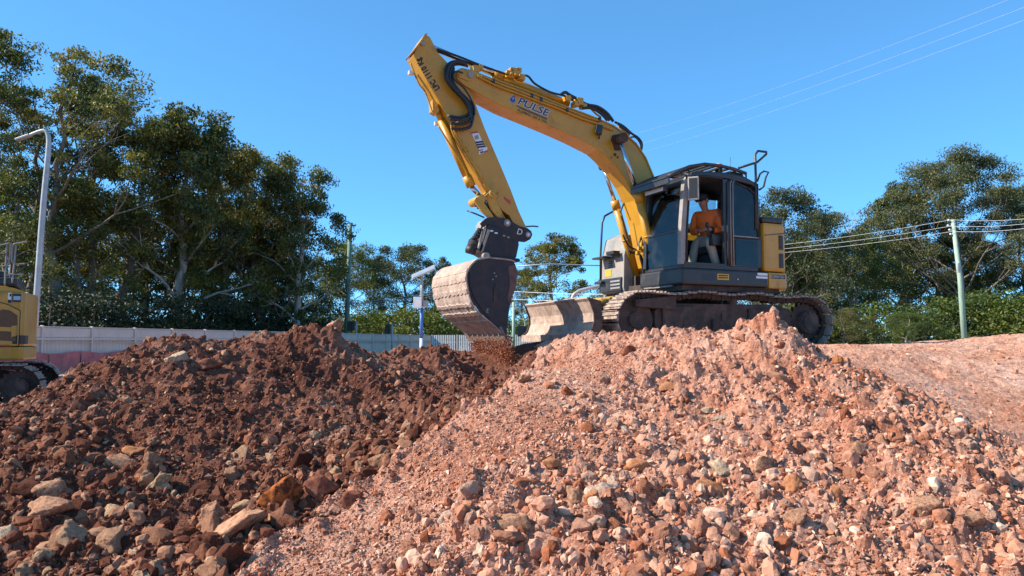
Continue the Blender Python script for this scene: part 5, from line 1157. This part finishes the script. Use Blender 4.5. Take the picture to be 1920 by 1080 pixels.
# tilting hitch between coupler and bucket
th = [(905,424),(920,428),(941,437),(960,446),(962,462),(957,486),(935,489),(911,484),(894,474),(896,450),(900,434)]
hi = lk(th, BV - .20, BV + .24, ST1, 'tilt_hitch', EX, .015)
MB().cyl(U3(886, 452, BV + .18) , U3(902, 430, BV + .0), .05, n=12).cyl(U3(876, 466, BV + .2), U3(890, 470, BV + .28), .07, n=16).cyl(U3(880, 456, BV + .16), U3(902, 462, BV + .16), .075, n=16).build('tilt_motor', ST1, hi)
for k in range(4):
    for j in range(2): q = U3(899 - k * 3.0 + j * 4, 430 + k * 5, BV + .26); MB().cyl(q, q + Vector((.03, .02, 0)), .020, n=8).build('hose_fitting', HOS, hi)
lk([(906,426),(911,424),(903,452),(898,468),(895,466)], BV + .24, BV + .29, G2, 'edge_plate', hi); lk([(915,430),(919,432),(910,458),(905,474),(902,472)], BV + .24, BV + .27, G2, 'edge_plate', hi)
for (a_, b_, s) in ((921, 433, .03), (930, 437, .025), (945, 442, .02), (953, 445, .02)): q = U3(a_, b_, BV + .25); MB().box(q.x - s, q.x + s, q.y, q.y + .006, q.z - .012, q.z + .012).build('plate', WHT if s > .024 else G2, hi)
p = U3(911, 480, .32); MB().cyl(p - Vector((0, .1, 0)), p + Vector((0, .03, 0)), .05, n=16).cyl(p + Vector((0, .03, 0)), p + Vector((0, .035, 0)), .025, n=12).build('pin', G2, hi)
lk([(888,492),(903,480),(909,474),(918,480),(922,490),(900,492)], BV + .3, BV + .36, MUD, 'ear_plate', hi)
# stickers and lettering on the arm
xa = tdir((825, 167), (785, 106), av); za = Vector((-xa.z, 0, xa.x)); za = za if za.x < 0 else -za
# reads up the arm towards its top
tb = U3(825, 166, av) + Vector((0, .003, 0)); tl = (U3(790, 107, av) - U3(825, 166, av)).length
t3 = text('lettering', 'LPC 1110 Kg', .125, INK, arm, tb, xa, (-za if True else za), .002, 0, 1.0, .005)
ls_ = [v.co.dot(xa) for v in t3.data.vertices]; k3 = tl / (max(ls_) - min(ls_))
for v in t3.data.vertices: d = v.co.dot(xa); v.co += xa * (d * k3 - d)
def sticker(quad, v, m, nm='sticker', par=arm, off=.003): V_ = [U3(a, b_, v) + Vector((0, off, 0)) for a, b_ in quad]; return MB().add(V_, [(0, 1, 2, 3)]).build(nm, m, par)
so = sticker([(883,248),(896,246),(909,276),(898,280)], av, WHT); sticker([(898,280),(913,275),(914.5,284),(898,290)], av, WHT)
sticker([(883,248),(896,246),(897,249),(884,251)], av, RED, 'sticker_print', arm, .005)
for k in range(3): y = 266 + k * 4.3; sticker([(891 + k * 1.6, y), (905 + k * 1.8, y - 2), (906.2 + k * 1.8, y + 1.2), (892.2 + k * 1.6, y + 3.2)], av, NAVY, 'sticker_print', arm, .005)
sticker([(889,255),(896,253),(898,260),(891,262)], av, G2, 'sticker_print', arm, .005); sticker([(898,281.5),(905,279.5),(905.5,281.5),(898.5,283.5)], av, RED, 'sticker_print', arm, .005); sticker([(907,284),(914,281),(914.5,284),(907.5,287)], av, RED, 'sticker_print', arm, .005); sticker([(900,285),(906,283),(906.5,286),(900.5,288)], av, NAVY, 'sticker_print', arm, .005)
sticker([(945,368),(957,377),(957,384),(944,373)], av, RED, 'sticker', arm); 

# ---- bucket
bvn, bvf = BV + .74, BV - .70
ch = [(880,504),(886,495),(895,488),(906,485),(917,484),(959,489),(966,495),(970,508),(968,530),(963,548),(957,570),(952,600),(950,634),(940,620),(921,603),(902,587),(886,566),(878,538),(876,516)]
C2 = [U(a, b_, bvn) for a, b_ in ch]
bk = MB().prism(C2, bvn - .03, bvn, bev=.004).build('bucket', ST1, EX); MB().prism(C2, bvf, bvf + .03, bev=.004).build('far_side_plate', ST1, bk)
shell = [(966,492),(959,487),(917,482),(906,483),(894,486),(884,494),(877,504),(873,516),(875,539),(883,568),(900,590),(920,606),(938,622),(951,637)]
S2 = [Vector((a, 0, b_)) for a, b_ in (U(x, y, bvn) for x, y in shell)]; S2 = spline(S2, 4)
cen = sum(S2, Vector()) / len(S2); b = MB()
for p, q in zip(S2[:-1], S2[1:]):
    ip = (cen - p).normalized() * .022; iq = (cen - q).normalized() * .022
    V_ = [(p.x, bvn + .012, p.z), (q.x, bvn + .012, q.z), (q.x, bvf - .012, q.z), (p.x, bvf - .012, p.z)]; V_ += [(p.x + ip.x, bvn + .012, p.z + ip.z), (q.x + iq.x, bvn + .012, q.z + iq.z), (q.x + iq.x, bvf - .012, q.z + iq.z), (p.x + ip.x, bvf - .012, p.z + ip.z)]
    b.add(V_, [(3, 2, 1, 0), (4, 5, 6, 7), (0, 1, 5, 4), (2, 3, 7, 6), (1, 2, 6, 5), (0, 4, 7, 3)])
b.build('bucket_shell', MUD, bk)
# wavy wear ribs welded across the back
SL = S2; gr = random.Random(4)
def rib(t, w_, h_, wav):
    n = 26; b = MB(); L0 = len(SL) - 1; V_ = []
    for k in range(n + 1):
        v = bvn + (bvf - bvn) * k / n; tt = t + wav * ((k % 3) - 1) * .35 + gr.uniform(-.3, .3) * wav; i = min(int(tt), L0 - 1); p = SL[i].lerp(SL[i + 1], tt - i)
        d = (SL[i + 1] - SL[i]).normalized(); nn = Vector((-d.z, 0, d.x)); nn = nn if nn.dot(p - cen) > 0 else -nn
        for q in (p - d * w_ - nn * .004, p - d * w_ * .7 + nn * h_, p + d * w_ * .7 + nn * h_ * .8, p + d * w_ - nn * .004): V_.append((q.x, v, q.z))
    Fc = []
    for k in range(n):
        for j in range(3): a = k * 4 + j; Fc.append((a, a + 1, a + 5, a + 4))
    Fc += [(0, 1, 2, 3), (n * 4 + 3, n * 4 + 2, n * 4 + 1, n * 4)]
    o = b.add(V_, Fc).build('wear_rib', MUD, bk); return o
for t, w_, h_, wv in ((25, .035, .010, .5), (29.5, .04, .012, .5), (33, .045, .014, .6), (36.5, .035, .014, .5), (39.5, .05, .012, .4), (43, .035, .012, .3)): rib(t, w_, h_, wv)
# cutting edge with bolt heads
e0, e1 = Vector((*[0],)) if False else None, None
E0 = U3(938, 612, bvn); E1 = U3(952, 638, bvn); de = (E1 - E0); nn = Vector((-de.z, 0, de.x)).normalized(); nn = nn if nn.x > 0 else -nn
V_ = [E0 + nn * .0, E1, E1 + nn * .03, E0 + nn * .03]; V_ = [v + Vector((0, .03, 0)) for v in V_] + [v - Vector((0, bvn - bvf + .03, 0)) for v in V_]
MB().add(V_, [(0, 1, 2, 3), (7, 6, 5, 4), (3, 2, 6, 7), (0, 4, 5, 1), (0, 3, 7, 4), (1, 5, 6, 2)]).build('cutting_edge', mat('worn_edge', (.30, .20, .15), .7, .2, c2=(.18, .12, .09), sc=8, bmp=.4), bk)
for k in range(7): q = (E0 + E1) / 2 + nn * .03 - Vector((0, .12 + k * .2, 0)); MB().cyl(q, q + nn * .012, .018, n=8).build('bolt', MUD, bk)
# raised arc plate and scuffs on the near side plate
apl = [(880,510),(884,520),(892,535),(905,552),(918,561),(926,568),(923,580),(919,598),(905,583),(890,560),(881,536)]
lk(apl, bvn, bvn + .014, ST1, 'arc_plate', bk, .003)
lk([(925,566),(929,566),(934,548),(931,530),(926,540)], bvn, bvn + .012, UND, 'stiffener', bk, .002)
text('lettering', 'E', .09, G2, bk, U3(911, 586, bvn + .016), (-1, 0, -.15), (-.1, 0, 1), .001)
for a_, b_ in ((927, 512), (930, 518), (924, 524)): q = U3(a_, b_, bvn); MB().cyl(q, q + Vector((0, .004, 0)), .012, n=7).build('scuff', G2, bk)
lk([(953,500),(966,496),(970,510),(968,535),(962,552),(955,570),(951,560),(956,530)], bvn, bvn + .008, mat('soiled_plate', (.16, .085, .07), .85, c2=(.09, .05, .04), sc=9, bmp=.4), 'soil_crust', bk, .002)
lk([(912,483),(960,488),(962,494),(912,489)], BV - .25, BV + .3, ST1, 'mount', bk)

# ---- soil falling out of the bucket
FALL = soil_mat('falling_soil', [(0.3, (0.20, 0.060, 0.030)), (0.5, (0.32, 0.105, 0.05)), (0.7, (0.42, 0.17, 0.09))])
n = 36000; tt = rng.random(n); vv = bvf + .10 + (bvn - bvf + .02) * rng.random(n); 
u0 = U(948, 632, bvn)[0]; z0f = U(948, 634, bvn)[1]
P = []
for i in range(n):
    t_ = tt[i] ** .8; zz = z0f + .04 - t_ * 1.05; uu = u0 - .03 + rng.normal() * (.03 + .10 * t_) - .10 * t_ * rng.random(); wv = vv[i] + rng.normal() * .07 * t_
    P.append(O_ + D_ * uu + N_ * wv + Vector((0, 0, zz)))
pos = np.array([p[:] for p in P]); sz = 0.005 + 0.015 * rng.random(n) ** 3
fo = link('falling_soil', stuff_mesh('falling_soil', pos, sz, SMALL, rock_mat('falling_clods', [(0, (.16, .045, .022)), (.5, (.28, .09, .045)), (1, (.42, .19, .11))], 'isl', .3)))
tag(fo, 'curtain of reddish soil pouring down from the bucket lip onto the heap', 'falling soil', kind='stuff')
# ------------------------------------------------------------------ the operator
SKIN = mat('skin', (.42, .22, .15), .6, bmp=0); HIVIS = mat('orange_shirt', (.92, .17, .02), .75, c2=(.80, .13, .015), sc=9, bmp=.2, bsc=25)
KHAKI = mat('khaki_trousers', (.42, .36, .28), .85, c2=(.33, .28, .22), sc=8, bmp=.3, bsc=20); BOOT = mat('boots', (.10, .07, .045), .8); CAP = mat('dark_cap', (.03, .03, .035), .8); HAIR = mat('hair', (.05, .035, .025), .8)
def skin(name, verts, edges, m, parent, root=0, lv=2):
    """one smooth surface grown round a skeleton: verts are (point, radius)"""
    me = bpy.data.meshes.new(name); me.from_pydata([tuple(v) for v, r in verts], edges, []); o = bpy.data.objects.new(name, me); COL.objects.link(o)
    md = o.modifiers.new('skin', 'SKIN'); md.use_smooth_shade = True
    for i, (v, r) in enumerate(verts):
        q = me.skin_vertices[0].data[i]; q.radius = (r, r) if not isinstance(r, tuple) else r; q.use_root = (i == root)
    sb = o.modifiers.new('sub', 'SUBSURF'); sb.levels = lv; sb.render_levels = lv
    dg = bpy.context.evaluated_depsgraph_get(); dg.update(); m2 = bpy.data.meshes.new_from_object(o.evaluated_get(dg)); bpy.data.objects.remove(o)
    m2.materials.clear(); m2.materials.append(m); m2.polygons.foreach_set('use_smooth', [True] * len(m2.polygons)); q = link(name, m2, parent); return q
hipc = Vector((.02, .72, 1.72))
PE = empty('person', EX.matrix_basis @ hipc if False else (Matrix.Translation(O_) @ Matrix.Rotation(PI + PSI, 4, 'Z')) @ hipc, PI + PSI)
tag(PE, 'machine operator in an orange high-visibility shirt, cap and sunglasses sitting in the cab', 'person')
def L(v): return Vector(v) - hipc
sh_n, sh_f = U3(1347, 399, .94), U3(1305, 402, .54); sh_n.y = .93; 
neck = Vector((.13, .74, 2.20)); hd = U3(1318, 379, .77); el_n = U3(1353, 434, 1.0); ha_n = U3(1324, 429, 1.0); el_f = U3(1299, 437, .50); ha_f = U3(1314, 432, .82)
kn_f = U3(1306, 450, .60); an_f = U3(1293, 520, .58); kn_n = U3(1329, 450, .98); an_n = U3(1350, 525, .95)
pts = [(hipc, .135), (Vector((.03, .72, 1.88)), .13), (Vector((.07, .73, 2.06)), .145), (neck, .06), (neck.lerp(hd, .45), .055), (hd + Vector((0, 0, -.02)), .080), (hd + Vector((0, 0, .07)), .085),
       (sh_n, .062), (el_n, .045), (ha_n.lerp(el_n, .22), .030), (sh_f, .062), (el_f, .045), (ha_f.lerp(el_f, .22), .030),
       (hipc + Vector((0, .10, -.02)), .10), (kn_n, .062), (an_n, .042), (an_n + Vector((.15, 0, -.05)), .04), (hipc + Vector((0, -.10, -.02)), .10), (kn_f, .062), (an_f, .042), (an_f + Vector((.15, 0, -.05)), .04),
       (ha_n, .036), (ha_f, .036)]
ed = [(0, 1), (1, 2), (2, 3), (3, 4), (4, 5), (5, 6), (2, 7), (7, 8), (8, 9), (9, 21), (2, 10), (10, 11), (11, 12), (12, 22), (0, 13), (13, 14), (14, 15), (15, 16), (0, 17), (17, 18), (18, 19), (19, 20)]
body = skin('body', [(L(p), r) for p, r in pts], ed, SKIN, PE)
def hand(c, frm):
    d = (c - frm).normalized(); side = Vector((0, 0, 1)).cross(d).normalized()
    for k in range(4):
        b = c + side * (.030 - .020 * k) + d * .02; l = (.05, .055, .052, .042)[k]
        skin('finger', [(L(b), .010), (L(b + d * l * .6 + Vector((0, 0, -.012))), .0095), (L(b + d * l + Vector((0, 0, -.04))), .008)], [(0, 1), (1, 2)], SKIN, body, lv=1)
    skin('thumb', [(L(c + side * .03), .012), (L(c + side * .055 + d * .025 + Vector((0, 0, -.01))), .010), (L(c + side * .05 + d * .05 + Vector((0, 0, -.03))), .009)], [(0, 1), (1, 2)], SKIN, body, lv=1)
hand(ha_n, el_n); hand(ha_f, el_f)
up = [(Vector((.02, .72, 1.70)), .160), (Vector((.03, .72, 1.88)), .158), (Vector((.07, .73, 2.05)), .170), (neck + Vector((-.01, 0, -.03)), .085), (sh_n, .082), (el_n, .066), (ha_n.lerp(el_n, .30), .050), (sh_f, .082), (el_f, .066), (ha_f.lerp(el_f, .30), .050)]
skin('shirt', [(L(p), r) for p, r in up], [(0, 1), (1, 2), (2, 3), (2, 4), (4, 5), (5, 6), (2, 7), (7, 8), (8, 9)], HIVIS, PE)
tr_ = [(hipc + Vector((0, 0, -.03)), .155), (hipc + Vector((.02, .11, -.03)), .115), (kn_n, .085), (an_n + Vector((0, 0, .06)), .065), (hipc + Vector((.02, -.11, -.03)), .115), (kn_f, .085), (an_f + Vector((0, 0, .06)), .065)]
skin('trousers', [(L(p), r) for p, r in tr_], [(0, 1), (1, 2), (2, 3), (0, 4), (4, 5), (5, 6)], KHAKI, PE)
for a in (an_n, an_f): skin('boot', [(L(a + Vector((0, 0, .05))), .058), (L(a + Vector((.01, 0, -.03))), .062), (L(a + Vector((.17, 0, -.06))), .050)], [(0, 1), (1, 2)], BOOT, PE, lv=1)
fd = Vector((.93, .10, -.34)).normalized(); sd_ = Vector((0, 0, 1)).cross(fd).normalized(); ud = fd.cross(sd_)
H_ = L(hd + Vector((0, 0, .03))); Mh = Matrix((fd, sd_, ud)).transposed().to_4x4(); Mh.translation = H_
MB().prism([(.07, -.018), (.112, -.030), (.085, .03)], -.012, .012, M=Mh).ball((.095, 0, -.026), .016, (.8, 1, .8), M=Mh).build('nose', SKIN, body)
for s in (-1, 1): MB().ball((-.005, s * .086, -.01), .026, (.8, .35, 1.1), M=Mh).build('ear', SKIN, body)
MB().box(.083, .090, -.028, .028, -.062, -.054, .002, M=Mh).build('mouth', mat('lips', (.30, .12, .10), .6, bmp=0), body)
MB().ball((-.022, 0, .012), .093, (.95, .95, .95), M=Mh).build('hair', HAIR, PE)
MB().ball((-.005, 0, .050), .098, (1, .96, .72), M=Mh).prism([(.03, -.075), (.13, -.06), (.16, 0), (.13, .06), (.03, .075)], .030, .040, 'z', M=Mh).build('cap', CAP, PE)
MB().box(.075, .095, -.072, -.008, -.004, .026, .006, M=Mh).box(.075, .095, .008, .072, -.004, .026, .006, M=Mh).box(-.01, .085, -.088, -.083, .012, .02, M=Mh).box(-.01, .085, .083, .088, .012, .02, M=Mh).box(.085, .09, -.01, .01, .014, .02, M=Mh).build('sunglasses', INK, PE)
MB().cyl(L(ha_n.lerp(el_n, .30)), L(ha_n.lerp(el_n, .42)), .052, n=14).build('cuff', HOS, PE)

# ------------------------------------------------------------------ second machine at the left edge
E2 = empty('excavator', (-11.04, 14.14, .36), R(209)); tag(E2, 'second yellow excavator, only its rounded tail in view at the left edge', 'excavator')
lx = lambda p: -1.60 + (61 - p) * .0085
lz = lambda y: 1.24 + (641 - y) * .01
side = [(1.3, 1.12), (-1.42, 1.12), (-1.54, 1.08), (-1.61, .98), (-1.64, .84), (-1.72, .4), (-1.75, 0), (-1.72, -.4), (-1.64, -.84), (-1.54, -1.08), (-1.42, -1.12), (1.3, -1.12)]
MB().prism(side, lz(675), lz(650), 'z', .04).build('counterweight', Y1, E2)
h2 = MB().prism([(x * .992, y * .995) for x, y in side], lz(649.5), lz(548), 'z', .05).build('engine_hood', Y1, E2)
MB().prism([(1.3, lz(535)), (-.9, lz(535)), (-1.3, lz(538)), (-1.55, lz(545)), (-1.55, lz(550)), (1.3, lz(550))], -1.0, 1.06, bev=.03).build('hood_top', Y1, E2)
MB().box(-1.45, -.4, -.7, .85, lz(537), lz(520), .05).box(-1.2, -.5, -.5, .5, lz(521), lz(505), .06).box(-.9, 1.2, -.9, 1.0, lz(536), lz(512), .05).build('hood_cover', BK, E2)
yv = 1.1145
VENT = mat('brown_vent', (.16, .085, .04), .8, c2=(.10, .055, .03), sc=30, bmp=.3)
dr_ = MB().prism([(lx(-45), lz(650.5)), (lx(-45), lz(600)), (lx(-25), lz(572)), (lx(6), lz(567)), (lx(30), lz(573)), (lx(52), lz(584)), (lx(52), lz(648))][::-1], yv - .008, yv + .007, bev=.005).build('engine_door', Y1, h2)
b = MB(); ol = [(lx(-25), lz(571)), (lx(6), lz(566)), (lx(30), lz(572)), (lx(53), lz(583)), (lx(53), lz(649))]
for a, c in zip(ol[:-1], ol[1:]): b.cyl((a[0], yv + .004, a[1]), (c[0], yv + .004, c[1]), .007, n=6)
b.build('seam', BK, h2)
MB().prism([(lx(15), lz(613)), (lx(15), lz(584)), (lx(20), lz(581)), (lx(34), lz(583)), (lx(48), lz(592)), (lx(49), lz(610)), (lx(38), lz(612)), (lx(37), lz(614))][::-1], yv + .008, yv + .013).build('vent_grille', VENT, dr_)
MB().prism([(lx(13), lz(621)), (lx(38), lz(622)), (lx(38), lz(632)), (lx(47), lz(633)), (lx(47), lz(640)), (lx(13), lz(638))], yv + .008, yv + .013).build('vent_grille', VENT, dr_)
MB().box(lx(47), lx(39), yv + .013, yv + .026, lz(631), lz(611), .004).cyl((lx(42), yv + .026, lz(620)), (lx(42), yv + .03, lz(620)), .018, n=8).build('latch', Y1, dr_)
MB().prism([(lx(50), 1.122), (-1.43, 1.127), (-1.55, 1.09), (-1.62, .99), (-1.655, .84), (-1.63, .84), (-1.6, .97), (-1.53, 1.07), (-1.42, 1.11), (lx(50), 1.11)], lz(645), lz(629), 'z').build('bumper_strip', INK, E2)
MB().box(lx(36), lx(-40), yv + .002, yv + .009, lz(649.5), lz(646.2)).build('stripe', RED, E2)
MB().box(lx(53), lx(37), yv - .002, yv + .004, lz(567), lz(552)).build('sticker', INK, E2); MB().box(lx(52), lx(39), yv + .0045, yv + .006, lz(563.5), lz(556)).build('sticker_print', mat('pale_blue', (.35, .45, .6), .5, bmp=0), E2)
MB().box(lx(35), lx(29), yv - .002, yv + .004, lz(563), lz(550)).build('sticker', WHT, E2); MB().box(lx(35), lx(32), yv + .0045, yv + .006, lz(557), lz(552)).build('sticker_print', INK, E2); MB().box(lx(35.5), lx(29.5), yv - .002, yv + .0045, lz(569), lz(563)).build('sticker', INK, E2)
Q = lambda p, y, v=.95: (lx(p) + .03, v, lz(y))
for pts, r in (([Q(-30, 470), Q(0, 464), Q(30, 456)], .016), ([Q(-30, 482), Q(5, 477), Q(24, 475)], .013), ([Q(24, 536), Q(24, 500), Q(24, 459)], .016), ([Q(31, 456), Q(30, 485), Q(27, 496), Q(18, 500), Q(-30, 509)], .016),
               ([Q(37, 531), Q(39, 500), Q(41, 459)], .016), ([Q(63, 451), Q(46, 455), Q(35, 460), Q(34, 485), Q(36, 492), Q(44, 495), Q(60, 493)], .016), ([Q(26, 517), Q(36, 514), Q(58, 515)], .014), ([Q(5, 536), Q(6, 500), Q(7, 464)], .014), ([Q(-20, 536), Q(-20, 500), Q(-20, 467)], .014)):
    MB().tube(spline(pts, 4), r, 6).build('handrail', G2, E2)
MB().cyl((0, 0, .7), (0, 0, .92), .6, n=32).box(-1.0, 1.0, -.5, .5, .4, .7, .05).build('car_body', UND, E2)
MB().box(.2, 1.3, .2, 1.1, lz(620), 2.9, .08).build('cab', BK, E2)
for v in (1.0, -1.0): make_track(E2, v, SHOE, LINK, UND, R(-6), detail=False)
